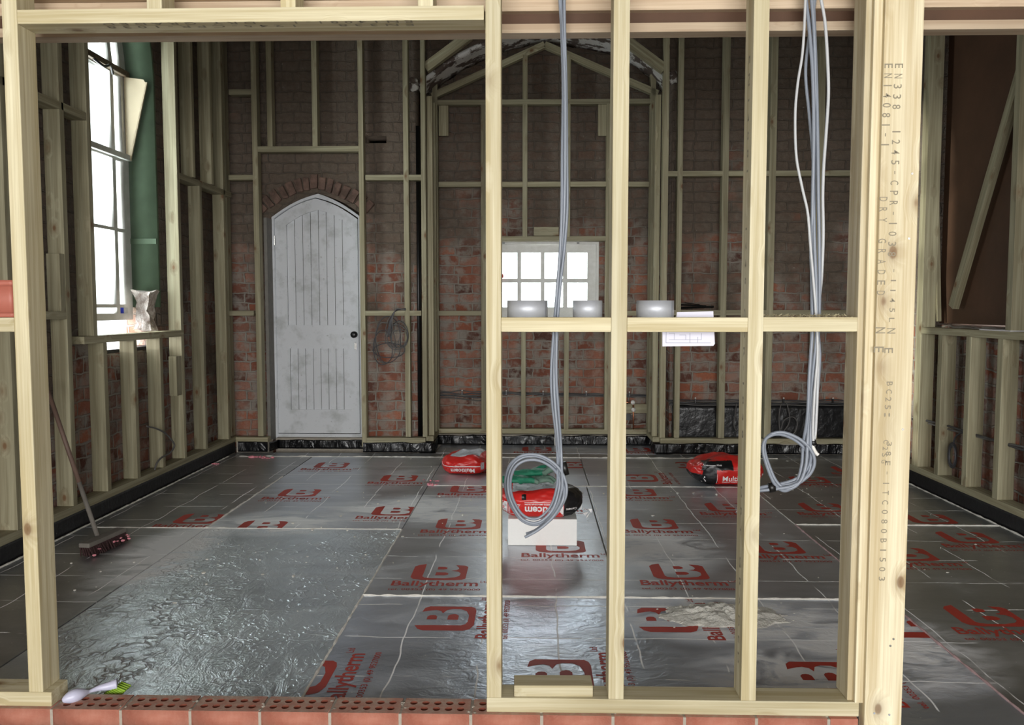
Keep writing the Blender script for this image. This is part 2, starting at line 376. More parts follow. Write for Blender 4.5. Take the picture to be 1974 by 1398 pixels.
M_rubble = patchy('plaster_rubble', (.66, .64, .57), (.84, .82, .75), 30, .35, .65, .95, .02)
M_copper = plain('copper', (.50, .20, .11), .35, .9)
M_fit = plain('white_plastic_fitting', (.72, .70, .66), .4)
M_knob = plain('black_iron', (.008, .008, .009), .35)
M_steel = plain('bright_steel', (.62, .62, .60), .25, .9)
M_lilac = plain('lilac_white_plastic', (.55, .55, .70), .35)
M_bristle = plain('lime_green_bristle', (.25, .42, .03), .6)
M_broomwood = plain('grey_broom_wood', (.16, .145, .125), .8, nz=.3, nscale=30)
M_broomhandle = plain('brown_broom_handle', (.13, .08, .06), .6, nz=.3, nscale=12)
M_broomhair = plain('dark_broom_bristle', (.035, .012, .012), .8)
M_terra = plain('terracotta_plastic', (.42, .13, .09), .5, nz=.08)
M_blue = plain('blue_glass', (.01, .04, .75), .1)
M_timberjamb = plain('grey_old_paint', (.20, .19, .17), .8, nz=.3)
def glassmat():
    m = bpy.data.materials.new('window_glass'); m.use_nodes = True; nt = m.node_tree; nt.nodes.clear()
    o = N(nt, 'ShaderNodeOutputMaterial'); mx = N(nt, 'ShaderNodeMixShader'); t = N(nt, 'ShaderNodeBsdfTransparent'); g = N(nt, 'ShaderNodeBsdfGlossy')
    t.inputs[0].default_value = (.93, .96, .95, 1); g.inputs['Roughness'].default_value = .03
    lw = N(nt, 'ShaderNodeLayerWeight'); lw.inputs[0].default_value = .5
    L(nt, math_(nt, 'ADD', math_(nt, 'MULTIPLY', math_(nt, 'POWER', lw.outputs['Facing'], 5.0), .5), .03), mx.inputs[0]); L(nt, t.outputs[0], mx.inputs[1]); L(nt, g.outputs[0], mx.inputs[2]); L(nt, mx.outputs[0], o.inputs[0]); return m
M_glass = glassmat()
M_wallend = plain('dark_gap_brick', (.06, .045, .04), .95)

# ================================================================ THE SHELL
LX, RX = -2.75, 2.87          # inner faces of the side frames
LB, RB = -2.90, 3.02          # brick faces behind them
YF = 2.545                    # front face of the front partition
YR, YRB = 7.50, 7.66          # rear frame face, rear brick face
YD = 7.80                     # door face
YB, YBB = 7.97, 8.12          # bay frame face, bay brick face
CEIL = 4.7
BT = hit(500, 1372, Y=2.53).z # top of the sill bricks
def struct(o): o['kind'] = 'structure'; return o
struct(put('floor', box(-4, 4, -4.6, 8.8, -.30, -.08), M_concrete))
struct(put('ceiling', box(-3.5, 3.6, 2.9, 9.0, CEIL, CEIL+.15), M_oldwood))
struct(put('ceiling', box(-3.5, 3.6, -4.6, 2.72, 2.62, 2.75), M_osb))
struct(put('wall_front_upper', box(-3.5, 3.6, 2.86, 2.90, 2.62, CEIL), M_osb))
struct(put('wall_left_hall', box(-3.5, -3.3, -4.6, 2.5, -.3, 2.62), M_walldull))
struct(put('wall_right_hall', box(3.3, 3.5, -4.6, 2.5, -.3, 2.62), M_walldull))
def axisM(o, x, y, z):
    M = Matrix((V(x), V(y), V(z))).transposed().to_4x4(); M.translation = V(o); return M
# hall wall behind the camera, with a wide opening for its windows
struct(obj('wall_back_hall', shape([[(-3.4,-.3),(3.5,-.3),(3.5,2.62),(-3.4,2.62)], [(-2.8,.5),(3.2,.5),(3.2,2.5),(-2.8,2.5)]], .2), M_walldull, None, axisM((0,-4.0,0),(1,0,0),(0,0,1),(0,-1,0))))

def arch(cx, hw, zs, rise, n=10):
    """pointed arch outline from left spring to right spring"""
    out = []
    r = (hw*hw+rise*rise)/(2*hw)          # radius of each side, centre on the spring line
    for i in range(n+1):
        a0 = math.atan2(rise, (r-hw)) ; a = a0*i/n
        out.append((cx-hw + r - r*math.cos(a), zs + r*math.sin(a)))
    return out + [(2*cx-x, z) for x, z in out[-2::-1]]
# --- left wall with arched window
WYf = hit(303, 400, X=LB).y; WXP = -3.10
WYf2 = hit(247, 420, X=WXP).y
WYn = WYf-1.02; wcy = (WYf+WYn)/2; whw = (WYf-WYn)/2
wz0 = hit(215, 682, X=LB).z
ZS = hit(241, 140, X=WXP).z
open_l = [(WYn, wz0)] + arch(wcy, whw, ZS-.1, .98) + [(WYf, wz0)]
wall = shape([[(1.0,-.1),(8.6,-.1),(8.6,CEIL),(1.0,CEIL)], open_l], .27)
struct(obj('wall_left', wall, M_brick_side, None, axisM((LB,0,0),(0,1,0),(0,0,1),(-1,0,0)) if False else Matrix(((0,0,-1,LB),(1,0,0,0),(0,1,0,0),(0,0,0,1)))))
# green plastered reveal
t = .025
inner = [(WYn+t, wz0+.32)] + arch(wcy, whw-t, ZS-.1, .98-t) + [(WYf-t, wz0+.32)]
outer = [(WYn+.001, wz0+.32)] + arch(wcy, whw-.001, ZS-.1, .979) + [(WYf-.001, wz0+.32)]
ML = Matrix(((0,0,-1,LB),(1,0,0,0),(0,1,0,0),(0,0,0,1)))
struct(obj('trim_1', shape([outer+inner[::-1]], .27, -.008), M_plaster, None, ML))
bd = put('trim_2', box(LB-.215, LB-.0, WYf-.035, WYf-.02, hit(300, 470, X=LB).z, hit(300, 460, X=LB).z), M_plaster); struct(bd)
# --- right wall with boarded opening
ry0, ry1 = hit(2060, 400, X=RX).y, hit(1813, 400, X=RB).y
rz0 = hit(1900, 632, X=RX).z
wall = shape([[(1.0,-.1),(8.6,-.1),(8.6,CEIL),(1.0,CEIL)], [(ry0,rz0),(ry1,rz0),(ry1,4.2),(ry0,4.2)]], .42)
MR = Matrix(((0,0,1,RB),(1,0,0,0),(0,1,0,0),(0,0,0,1)))
o = obj('wall_right', wall, M_brick_side, None, MR); struct(o)
o = put('window_board', box(RB+.02, RB+.038, ry0+.003, ry1-.003, rz0+.012, 4.19), M_osb)
tag(o, 'brown sheet board closing the tall window opening in the right wall', 'board')
# --- rear wall (main plane) with door and bay openings
def rp(px, py, Y=YRB): h = hit(px, py, Y=Y); return (h.x, h.z)
lx = rp(803, 500)[0]; rx = rp(1294, 500)[0]
bayarch = [rp(795,168), rp(821,148), rp(855,122), rp(890,100), rp(931,81), rp(985,62), rp(1048,46), rp(1110,56), rp(1165,66), rp(1205,79), rp(1262,112), rp(1300,150)]
bayarch[0] = (lx, bayarch[0][1]); bayarch[-1] = (rx, bayarch[-1][1])
dl, dr = rp(521, 700)[0], rp(703, 700)[0]
dsp = rp(520, 416)[1]; dap = rp(611, 370)[1]; dmx = (dl+dr)/2
def lowarch(x0, x1, zs, za, bow, n=8):
    xm = (x0+x1)/2; out = []
    for i in range(n+1):
        t = i/n; out.append((x0+(xm-x0)*t, zs+(za-zs)*t + bow*math.sin(math.pi*t)))
    return out + [(x0+x1-x, z) for x, z in out[-2::-1]]
wall = shape([[(-3.3,-.1),(dl,-.1)]+lowarch(dl,dr,dsp,dap,.03)+[(dr,-.1),(lx,-.1)]+bayarch+[(rx,-.1),(3.4,-.1),(3.4,CEIL),(-3.3,CEIL)],
              [rp(703,276),rp(745,276),rp(745,262),rp(703,262)], [rp(503,281),rp(513,281),rp(513,263),rp(503,263)]], YBB-YRB-.002)
MB_ = Matrix(((1,0,0,0),(0,0,1,YRB),(0,1,0,0),(0,0,0,1)))
struct(obj('wall_rear', wall, M_brick, None, MB_))
# bay back wall with small window
bp = lambda px, py: rp(px, py, YBB)
wl, wr, wt, wb = bp(938,540)[0], bp(1154,540)[0], bp(1046,466)[1], bp(1046,612)[1]
wall = shape([[(-3.4,-.1),(3.5,-.1),(3.5,CEIL),(-3.4,CEIL)], [(wl,wb),(wr,wb),(wr,wt),(wl,wt)]], .3)
struct(obj('wall_bay', wall, M_brick_bay, None, Matrix(((1,0,0,0),(0,0,1,YBB),(0,1,0,0),(0,0,0,1)))))
# plaster-patched soffit of the arch, a lining just inside the opening
bm = bmesh.new()
pts = catmull([V((x, 0, z)) for x, z in bayarch], 5)
prev = None
cxm = (lx+rx)/2
for i, p in enumerate(pts):
    nrm = V((cxm-p.x, 0, 2.6-p.z)).normalized(); q = []
    for j in range(7):
        y = YRB-.01 + (YBB-.01-YRB)*j/6; n_ = noise.noise(V((p.x*7, y*9, p.z*7)))
        q.append(bm.verts.new(V((p.x, y, p.z)) + nrm*(.03+.02*n_)))
    q.append(bm.verts.new(V((p.x, YBB-.012, p.z))-nrm*.0)); q.append(bm.verts.new(V((p.x, YRB-.012, p.z))+nrm*.0))
    if prev:
        for k in range(9): bm.faces.new((prev[k], prev[(k+1) % 9], q[(k+1) % 9], q[k]))
    prev = q
bmesh.ops.recalc_face_normals(bm, faces=bm.faces)
struct(put('trim_3', bm, M_lime, smooth=True))
# stone-like springer lumps at both ends of the arch
for s, (px, py) in enumerate(((797,163),(1299,150))):
    p = hit(px, py, Y=YRB-.03); bm = bmesh.new(); bmesh.ops.create_icosphere(bm, subdivisions=3, radius=.06)
    for v in bm.verts: v.co = v.co*(1+.45*noise.noise(v.co*22+V((s*3,0,0)))) ; v.co.y *= .7; v.co += p
    struct(put('trim_4', bm, M_lime))
# voussoirs over the door
def ring_bricks():
    bm = bmesh.new(); cx = dmx; n = 15
    for i in range(n):
        t = (i+.5)/n; k = min(t, 1-t)*2
        x = dl-.02+(dr-dl+.04)*t; z = dsp+(dap-dsp)*k + .03*math.sin(math.pi*k)
        ang = (.5-t)*1.75; up = V((-math.sin(ang), 0, math.cos(ang))); sd = V((up.z, 0, -up.x))
        h = .115+.02*random.random(); c = V((x, YRB-.012, z))+up*(h/2+.03); bb = box(-.031,.031,-.022,.02,-h/2,h/2,.008)
        for v in bb.verts:
            v.co += V([noise.noise(v.co*19+V((i,0,0)))*.012]*3)
        xf(bb, axisM(c, sd, (0,1,0), up)); m_ = bpy.data.meshes.new('t'); bb.to_mesh(m_); bm.from_mesh(m_); bpy.data.meshes.remove(m_); bb.free()
    return bm
struct(put('trim_5', ring_bricks(), patchy('arch_brick', (.10,.065,.05), (.21,.13,.10), 8, .4, .62, .9, .012)))

# ================================================================ FLOOR BOARDS
def logo(s=1.0):
    """the board maker's mark: an open letter B with two filled eyes, wordmark and telephone line; centre of the B at the origin, upright towards +Y"""
    o = [(.2,1),(.06,.93),(.0,.83),(0,.17),(.06,.06),(.22,0),(.82,0),(.94,.03),(1,.10),(1,.84),(.93,.92),(.76,.95),(.82,.80),(.84,.71),(.80,.62),(.70,.58),(.84,.52),(.89,.42),(.88,.27),(.80,.17),(.62,.115),(.36,.115),(.25,.15),(.21,.22),(.21,.62)]
    e1 = [(.435,.475),(.435,.29),(.60,.29),(.66,.33),(.67,.38),(.65,.44),(.60,.475)]
    e2 = [(.44,.83),(.44,.66),(.56,.66),(.61,.69),(.62,.74),(.61,.79),(.56,.83)]
    W, H = .275, .25
    f = lambda q: [((x-.5)*W, (y-.5)*H) for x, y in q]
    out = join([shape([f(q)], 0) for q in (o, e1, e2)])
    a = xf(text_bm('Ballytherm', .42, .095, bold=.018), Matrix.Translation((-.005, -.185, 0)))
    b = xf(text_bm('tel. 00353 (0) 49 9527000', .44, .032, bold=.006), Matrix.Translation((.0, -.262, 0)))
    c = xf(text_bm('Ltd', .04, .03, bold=.006), Matrix.Translation((.235, -.145, 0)))
    bm = join([out, a, b, c])
    bmesh.ops.recalc_face_normals(bm, faces=bm.faces)
    for fc in bm.faces:
        if fc.normal.z < 0: fc.normal_flip()
    return bm
LOGO = bpy.data.meshes.new('printed_logo'); _b = logo(); _b.to_mesh(LOGO); _b.free(); LOGO.materials.append(M_red)
ROT = Matrix.Rotation(R(-.3), 4, 'Z')
GAP = .004
board_n = 0
def clip(bm, x0, x1, y0, y1):
    for co, no in (((x0,0,0),(-1,0,0)), ((x1,0,0),(1,0,0)), ((0,y0,0),(0,-1,0)), ((0,y1,0),(0,1,0))):
        g = bm.verts[:]+bm.edges[:]+bm.faces[:]
        bmesh.ops.bisect_plane(bm, geom=g, plane_co=co, plane_no=no, clear_outer=True)
    return bm
def board(x0, x1, y0, y1, label, mat, marks=(), ell=None):
    """foil-faced insulation board; marks = (x, y, turned) centres of printed logos, in room metres"""
    c = V(((x0+x1)/2, (y0+y1)/2, -.08))
    e = empty('insulation_board', c, label, 'insulation board', 'foil faced boards covering the floor')
    if ell:      # notched board: runs further forward from x = ell[0] to y = ell[1]
        P = [(x0+GAP, y0+GAP), (ell[0], y0+GAP), (ell[0], ell[1]), (x1-GAP, ell[1]), (x1-GAP, y1-GAP), (x0+GAP, y1-GAP)]
        obj('foil_face', xf(shape([P], .012), Matrix.Translation((0,0,-.012))), mat, e)
    else: obj('foil_face', box(x0+GAP, x1-GAP, y0+GAP, y1-GAP, -.012, 0, .002), mat, e)
    obj('foam_core', box(x0+GAP*.5, x1-GAP*.5, y0+GAP*.5, y1-GAP*.5, -.08, -.0125), M_foam, e)
    for (x, y, turned) in marks:
        bm = bmesh.new(); bm.from_mesh(LOGO)
        xf(bm, Matrix.Translation((x, y, .0006)) @ Matrix.Rotation(R(90) if turned == 1 else (R(-90) if turned == 2 else 0), 4, 'Z'))
        clip(bm, x0+GAP, x1-GAP, y0+GAP, y1-GAP)
        if len(bm.faces): put('printed_logo', bm, M_red, e)
        else: bm.free()
    return e
def fp(px, py): h = hit(px, py, Z=0); return h.x, h.y
def mk(*a): return [(*fp(px, py), t) for px, py, t in a]
yA, y1_, y2_, y3_, y4_ = 2.64, fp(1100,1152)[1], fp(500,1019)[1], fp(1100,938)[1], fp(900,882)[1]
XL, XJ, XK, XM = LX+.01, -1.98, -.79, 1.615
XR = RX-.01
# middle: front row, print turned sideways
grid = lambda xs, y: [(x, y, 1) for x in xs]
board(XK, XM, yA, y1_, 'dented foil insulation board directly behind the partition sole plate, red print turned sideways', M_foil_front,
      mk((860,1192,1),(1283,1195,1),(1750,1205,1),(572,1305,1),(1076,1303,1),(1590,1308,1)), ell=(1.07, 2.2))
board(XK, .40, y1_, y3_, 'printed foil insulation board in middle of floor, polystyrene block standing on it', M_foil,
      mk((848,1103,0),(885,1010,0),(905,943,0),(1080,1053,0),(1062,972,0)))
board(.40, XM, y1_, y3_, 'printed foil insulation board with long edge against plaster rubble, right of the polystyrene block', M_foil,
      mk((1308,1102,0),(1260,1010,0),(1226,949,0),(1495,1055,0),(1402,978,0)))
board(XK, .42, y3_, y4_, 'foil insulation board under the rear left cement bag with faded sideways print', M_foil,
      mk((1010,922,1),(1115,897,1),(900,902,1)))
board(.42, XM, y3_, y4_, 'foil insulation board under the torn cement bag near the rear right', M_foil,
      mk((1236,922,1),(1330,897,1),(1430,922,1)))
board(XJ, XK, yA, y2_, 'plain heavily crinkled foil insulation board filling front left of floor', M_foil_wr)
board(XJ, XK, y2_, y4_, 'dusty printed foil insulation board in front of the white door', M_foil,
      mk((640,897,0),(770,922,0),(578,950,0),(760,985,0),(505,1014,0)))
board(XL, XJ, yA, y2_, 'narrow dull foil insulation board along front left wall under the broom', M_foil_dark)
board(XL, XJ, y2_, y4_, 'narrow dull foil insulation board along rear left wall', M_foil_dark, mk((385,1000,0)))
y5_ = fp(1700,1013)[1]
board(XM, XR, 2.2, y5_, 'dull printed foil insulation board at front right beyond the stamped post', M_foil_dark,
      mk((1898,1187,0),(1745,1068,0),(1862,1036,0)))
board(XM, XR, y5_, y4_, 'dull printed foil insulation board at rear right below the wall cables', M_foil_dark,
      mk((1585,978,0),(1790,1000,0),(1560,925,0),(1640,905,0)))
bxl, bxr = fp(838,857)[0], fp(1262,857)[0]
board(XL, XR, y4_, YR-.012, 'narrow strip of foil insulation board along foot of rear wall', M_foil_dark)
board(bxl+.06, bxr-.06, YR-.008, YB-.014, 'strip of foil insulation board inside the rear bay', M_foil, mk((1035,866,0),(1225,867,0)))
# expanding-foam seams between boards: thin pale ragged beads
def seam(pts, r, mat=M_foam, lab=None, name='foam_bead'):
    bm = bmesh.new(); P = []
    pts = [V((x, y, 0)) for x, y in pts]
    for a, b in zip(pts, pts[1:]):
        n = max(2, int((b-a).length/.02))
        for i in range(n): P.append(a.lerp(b, i/n))
    P.append(pts[-1]); rr = []
    for i, p in enumerate(P):
        k = noise.noise(p*23); rr.append(r*(1+.9*k)); p.x += .003*noise.noise(p*9+V((3,0,0))); p.y += .003*noise.noise(p*9); p.z = .0005
    tube(bm, P, rr, 6)
    o = put(name, bm, mat); tag(o, lab, 'foam bead', 'pale foam beads in the floor joints'); return o
seam([(XK, y1_), (XM, y1_)], .0065, lab='bright white foam bead crossing the floor behind the sideways-printed board')
seam([(XK, yA+.02), (XK, y2_)], .0050, lab='foam bead running away beside the crinkled board on left')
seam([(XJ-.7, y2_), (XK, y2_)], .0036, lab='pale foam bead crossing left floor behind the crinkled board')
seam([(XM, y5_), (XR, y5_)], .0065, lab='white foam bead crossing the right floor towards the side wall')
seam([(XM, 2.25), (XM, y5_)], .0055, mat=plain('pinkish_bead', (.48,.33,.33), .9, nz=.2, nscale=40), lab='pinkish foam bead running away behind the stamped post')
seam([(XM, y5_), (XM, y3_)], .003, lab='thin foam bead behind the right end of the crossing bead')
seam([(XK, y3_), (XM, y3_)], .004, lab='thin pale foam bead crossing the floor in front of the two floor-level cement bags')
seam([(XL+.1, y4_), (XR-.7, y4_)], .007, lab='long white foam bead along the foot of the rear wall')
seam([(XJ, y2_), (XJ, y3_+.3)], .006, lab='pale foam bead running to the rear on the left floor')
seam([(XL+.004, 3.0), (XL+.004, y4_)], .006, lab='pale foam bead along the left wall membrane')
seam([(XR-.004, 3.0), (XR-.004, y4_)], .006, lab='pale foam bead along the right wall membrane')
# crumbs of foam and plaster
bm = bmesh.new()
def crumb(bm, p, s):
    b = bmesh.ops.create_icosphere(bm, subdivisions=1, radius=s)['verts']
    q = V((random.uniform(.6,1.5), random.uniform(.6,1.5), random.uniform(.3,.8)))
    for v in b: v.co = V((v.co.x*q.x*random.uniform(.7,1.3), v.co.y*q.y, v.co.z*q.z)) + p
for i in range(230):
    cx, cy = random.choice([(-1.0,5.3),(-.3,5.6),(-.8,4.6),(.2,5.8),(-1.6,4.7),(1.9,6.2),(2.4,4.6),(-2.2,4.0),(1.0,6.0),(-.2,7.2)])
    p = V((random.gauss(cx,.45), random.gauss(cy,.45), .004))
    if not (XL+.05 < p.x < XR-.05 and 2.8 < p.y < 7.3): continue
    crumb(bm, p, random.choice([.003,.004,.004,.006,.010]))
tag(put('plaster_crumbs', bm, M_rubble), 'white plaster crumbs scattered over the foil floor', 'crumbs', kind='stuff')
bm = bmesh.new()
for (px, py, n, s) in ((490,882,14,.022),(515,884,10,.018),(835,935,10,.014),(832,928,6,.012),(415,896,4,.015)):
    for i in range(n):
        x, y = fp(px, py); crumb(bm, V((x+random.gauss(0,.04), y+random.gauss(0,.015), .006)), s*random.uniform(.5,1))
tag(put('pink_foam_bits', bm, M_pink, smooth=True), 'pink foam offcuts scattered along the rear floor joints', 'foam bits', kind='stuff')
# ================================================================ SILL WALL: perforated bricks
SY0, SY1 = 2.53, 2.6325
x_left = hit(99, 1385, Y=SY0).x
struct(put('trim_6', box(-3.3, x_left+.225*11-.01, SY0+.004, SY1-.004, -.08, BT-.066), M_mortar))
def sill_brick():
    W, D = .215, .1025
    holes = []
    for i in range(5):
        for j in (0, 1):
            cx = -.078+.039*i; cy = D*(.31+.38*j)
            holes.append([(cx+.0122*math.cos(a), cy+.0122*math.sin(a)) for a in [2*math.pi*k/16 for k in range(16)]])
    return shape([[(-W/2,0),(W/2,0),(W/2,D),(-W/2,D)]]+holes, .065)
bme = bpy.data.meshes.new('brick_body'); b_ = sill_brick(); b_.normal_update()
for f in b_.faces:
    c = f.calc_center_median()
    if f.normal.z > .9 and c.z > .06: f.material_index = 1
    elif abs(f.normal.z) < .5 and .005 < c.y < .0975 and abs(c.x) < .104: f.material_index = 2
b_.to_mesh(bme); b_.free()
for m in (M_clay, M_claytop, M_claydark): bme.materials.append(m)
x_left = hit(99, 1385, Y=SY0).x
words = ['second','third','fourth','fifth','sixth','seventh','eighth','ninth','tenth','eleventh','twelfth','thirteenth','fourteenth','fifteenth']
mort = bmesh.new()
for i in range(-1, 11):
    x = x_left + .225*(i+.5)
    o = bpy.data.objects.new('perforated_brick', bme); C.objects.link(o); o.location = (x, SY0, BT-.065)
    if i < 0: lb = 'red brick at far left of the sill course under the corner post plate'
    elif i < 6: lb = 'red brick with ten open holes on top, %s from left in sill course' % words[i]
    else: lb = 'red brick face below the sole plate, %s from left in sill course' % words[i]
    tag(o, lb, 'brick', 'perforated bricks in the front sill')
    bbox(mort, x+.1075, x+.1175, SY0+.002, SY1-.002, BT-.066, BT-.003)
    for k in range(3): crumb(mort, V((x+.1125+random.uniform(-.012,.012), SY0+random.uniform(.01,.09), BT-.001)), .006)
struct(put('trim_7', mort, M_mortar))
tag(put('half_brick', box(x_left+.225*11+.005, x_left+.225*11+.09, SY0, SY1, BT-.065, BT), M_clay), 'short cut brick at the right end of the sill course beside the stamped post', 'brick', 'perforated bricks in the front sill')

# ================================================================ FRONT PARTITION
D1 = .095; PT = BT+.047
fr = empty('stud_partition', (.9, YF, BT), 'bright new pine stud partition across the foreground standing on the brick sill', 'stud frame')
dY = (0, 1, 0)
def fx(px, py): return hit(px, py, Y=YF).x
def vstud(par, xc, z0, z1, Y=YF, w=.047, d=D1, mat=M_pine, name='stud'):
    return timber(name, (xc, Y, z0), (xc, Y, z1), dY, w, d, mat, par)
def hrail(par, x0, x1, zc, Y=YF, w=.047, d=D1, mat=M_pine, name='noggin'):
    return timber(name, (x0, Y, zc), (x1, Y, zc), dY, w, d, mat, par)
TOPZ = 2.60
x1c = fx((3+31)/2, 50)*.5 + fx((57+84)/2, 1330)*.5
x2c = fx((937+966)/2, 700); x3c = fx(1193, 700)+.0; x4c = fx((1441+1470)/2, 700)
print('F1 tops', fx(17,50), fx(70,1330), 'F3', fx(1197,20), fx(1190,1330), 'F4', fx(1466,20), fx(1441,1330))
vstud(fr, x1c, PT, TOPZ); vstud(fr, x2c, PT, TOPZ); vstud(fr, x3c, PT, TOPZ, w=.049); vstud(fr, x4c, PT, TOPZ, w=.047)
# door header: plank on edge
hz0 = hit(480, 42, Y=YF).z; hz1 = hit(480, 14, Y=YF).z
hd = hrail(fr, x1c+.0235, x2c-.0235-.004, (hz0+hz1)/2, w=hz1-hz0, name='header')
x5 = (fx(1674,20)+fx(1640,1330))/2
x5b = (fx(1690,20)+fx(1655,1330))/2
vstud(fr, x5+.014, PT, TOPZ, Y=YF+.012, w=.036, mat=M_pine_print)
# stamped post: wide plank face-on, nailed to the partition end, runs past the plate
pl_, pr_ = (fx(1702,20)+fx(1661,1330))/2, (fx(1776,20)+fx(1733,1330))/2
timber('stamped_post', ((pl_+pr_)/2, YF-.022, -.3), ((pl_+pr_)/2, YF-.022, TOPZ), dY, pr_-pl_, .047, M_pine_print, fr)
vstud(fr, pl_-.010, PT, TOPZ, Y=YF-.006, w=.03, d=.06, mat=M_pine_print)
# noggins
nz1 = hit(1070, 612, Y=YF).z; nz0 = hit(1070, 640, Y=YF).z; nzc = (nz0+nz1)/2; nzw = nz1-nz0
hrail(fr, x2c+.0235, x3c-.0245, nzc, w=nzw); hrail(fr, x3c+.0245, x4c-.0235, nzc, w=nzw); hrail(fr, x4c+.0235, x5-.004, nzc+.001, Y=YF+.01, w=nzw)
hrail(fr, -2.3, x1c-.0235, nzc-.001, w=nzw)
# sole plates
hrail(fr, x2c-.024, x5+.03, BT+.0235, name='sole_plate'); hrail(fr, -2.3, x1c+.05, BT+.0235, name='sole_plate')
# short studs above the header
for px in (297, 555, 820):
    vstud(fr, hit(px, 8, Y=YF+.02).x, hz1, TOPZ, Y=YF+.02, w=.047)
vstud(fr, x1c-.5, PT, TOPZ)
# nail heads on the stamped post and its stamped characters
pm = (pl_+pr_)/2
bm = bmesh.new()
for (px, py) in ((1758,335),(1752,460),(1740,828),(1722,1232),(1685,1375),(1714,1378),(1716,1245)):
    p = hit(px, py, Y=YF-.022); p.x = max(pl_+.01, min(pr_-.01, p.x))
    b = bmesh.ops.create_cone(bm, segments=10, radius1=.0035, radius2=.0035, depth=.002, cap_ends=True)['verts']
    for v in b: v.co = V((v.co.x, v.co.z-.001, v.co.y)) + p
put('nail_heads', bm, M_steel, fr)
def stamp(s_, x0, x1, y0, y1, h=.024, gl=.013):
    """characters printed one below another, each turned on its side, from photo height y0 to y1"""
    bms = []; n = len(s_)
    for i, ch in enumerate(s_):
        if ch == ' ': continue
        t = i/max(1, n-1); p = hit(x0+(x1-x0)*t, y0+(y1-y0)*t, Y=YF-.0226)
        bm = text_bm(ch, {'1': gl*.3, 'I': gl*.25, '-': gl*.7}.get(ch, gl), h*(.12 if ch == '-' else 1), bold=.006)
        xf(bm, axisM(p, (0,0,-1), (1,0,0), (0,-1,0))); bms.append(bm)
    return put('stamped_characters', join(bms), M_stamp, fr)
stamp('EN338', 1733, 1728, 127, 206); stamp('1245-CPR-1038', 1728, 1719, 254, 490)
stamp('EN14081-1', 1713, 1706, 127, 279); stamp('DRY GRADED', 1703, 1698, 384, 565)
stamp('-1145L', 1723, 1719, 522, 617, .016); stamp('NE', 1697, 1694, 637, 674, .030, .018); stamp('NE', 1718, 1713, 638, 676, .026, .016)
stamp('BC25:', 1715, 1710, 740, 800, .018); stamp('C2SG', 1708, 1704, 852, 890, .016, .011); stamp('38E-', 1714, 1710, 856, 912, .016); stamp('ITC080B1503', 1708, 1700, 932, 1116, .019)
# stamped marks under the header
bm = join([xf(text_bm('EN338   1245-CPR-1038', .95, .020, bold=.006, space=1.6), Matrix.Translation((0, .014, 0))), xf(text_bm('EN14081-1   DRY GRADED', .95, .020, bold=.006, space=1.6), Matrix.Translation((0, -.014, 0)))])
hm = (x1c+x2c)/2
xf(bm, axisM((hm+.02, YF+.022, hz0-.0008), (-1,0,0), (0,1,0), (0,0,-1))); put('stamped_characters', bm, M_stamp, fr)
# stamped marks down the left side of the third stud
bm = text_bm('EN14081   1245-CPR-1038   DRY GRADED', 1.9, .016, bold=.012, space=1.9)
xf(bm, axisM((x4c-.0243, YF+.04, 1.15), (0,0,-1), (0,-1,0), (-1,0,0))); put('stamped_characters', bm, M_stamp, fr)
# ceiling joist beam just behind: I-section with pale flanges and brown web
jb = empty('ceiling_joist', (.1, YF+.1, 2.2), 'long ceiling joist with pale laminated flanges and brown web above the partition', 'joist')
jY = 2.735
ja = hit(1050, 62, Y=jY).z; jb_ = hit(1050, 49, Y=jY).z
obj('flange', box(-3.2, 3.25, jY, jY+.062, ja-.002, jb_+.006, .002), M_lvl, jb)
jc = hit(1050, 21, Y=jY-.0).z; jd = jc+.04
obj('web', box(-3.2, 3.25, jY+.026, jY+.036, jb_+.006, jc), M_osb, jb)
obj('flange', box(-3.2, 3.25, jY, jY+.062, jc, jd, .002), M_lvl, jb)
obj('deck_edge', box(-3.2, 3.25, jY-.05+.0, jY+.07, jd+.001, jd+.02), M_lvl, jb)
# side posts behind the first stud, thing on its noggin
# ================================================================ LEFT WALL FRAME
lf = empty('wall_stud_frame', (LX-.05, 5.4, .1), 'left wall pine stud frame around the tall arched window', 'stud frame')
PZ0, PZ1 = .10, .147
pX = (-1, 0, 0)
def lstud(px, py, z0, z1, w=.047, d=.10, X=LX):
    y = hit(px, py, X=X).y - w/2
    return timber('stud', (X, y, z0), (X, y, z1), pX, w, d, M_treated, lf)
sz = hit(350, 637, X=LX).z            # window rail top
szr = hit(355, 640, X=LX).z - .005
timber('sole_plate', (LX, 2.8, .1235), (LX, YR+.05, .1235), pX, .047, .10, M_treated, lf)
lstud(44, 1000, PZ1, 4.4); lstud(150, 970, PZ1, 4.4)
y_b = hit(150, 970, X=LX).y
timber('short_board', (LX+.0, y_b-.075, hit(110,602,X=LX).z), (LX, y_b-.075, hit(100,487,X=LX).z), pX, .05, .08, M_treated, lf)
timber('noggin', (LX, 3.0, hit(110,608,X=LX).z), (LX, y_b-.047, hit(110,608,X=LX).z), pX, .047, .10, M_treated, lf)
for px, py in ((215,930),(271,900),(320,900)): lstud(px, py, PZ1, sz-.047)
yf_ = hit(361, 890, X=LX).y; yw = hit(187, 600, X=LX).y
timber('window_rail', (LX, yw-.16, sz-.0235), (LX, yf_, sz-.0235), pX, .047, .115, M_treated, lf)
lstud(187, 600, sz, 4.4); 
timber('stud', (LX, yf_-.0235, PZ1), (LX, yf_-.0235, sz-.047), pX, .047, .10, M_treated, lf)
timber('stud', (LX-.0, yf_-.0235, sz), (LX, yf_-.0235, 4.4), pX, .047, .10, M_treated, lf)
bz = lambda px, py: hit(px, py, X=LX).z
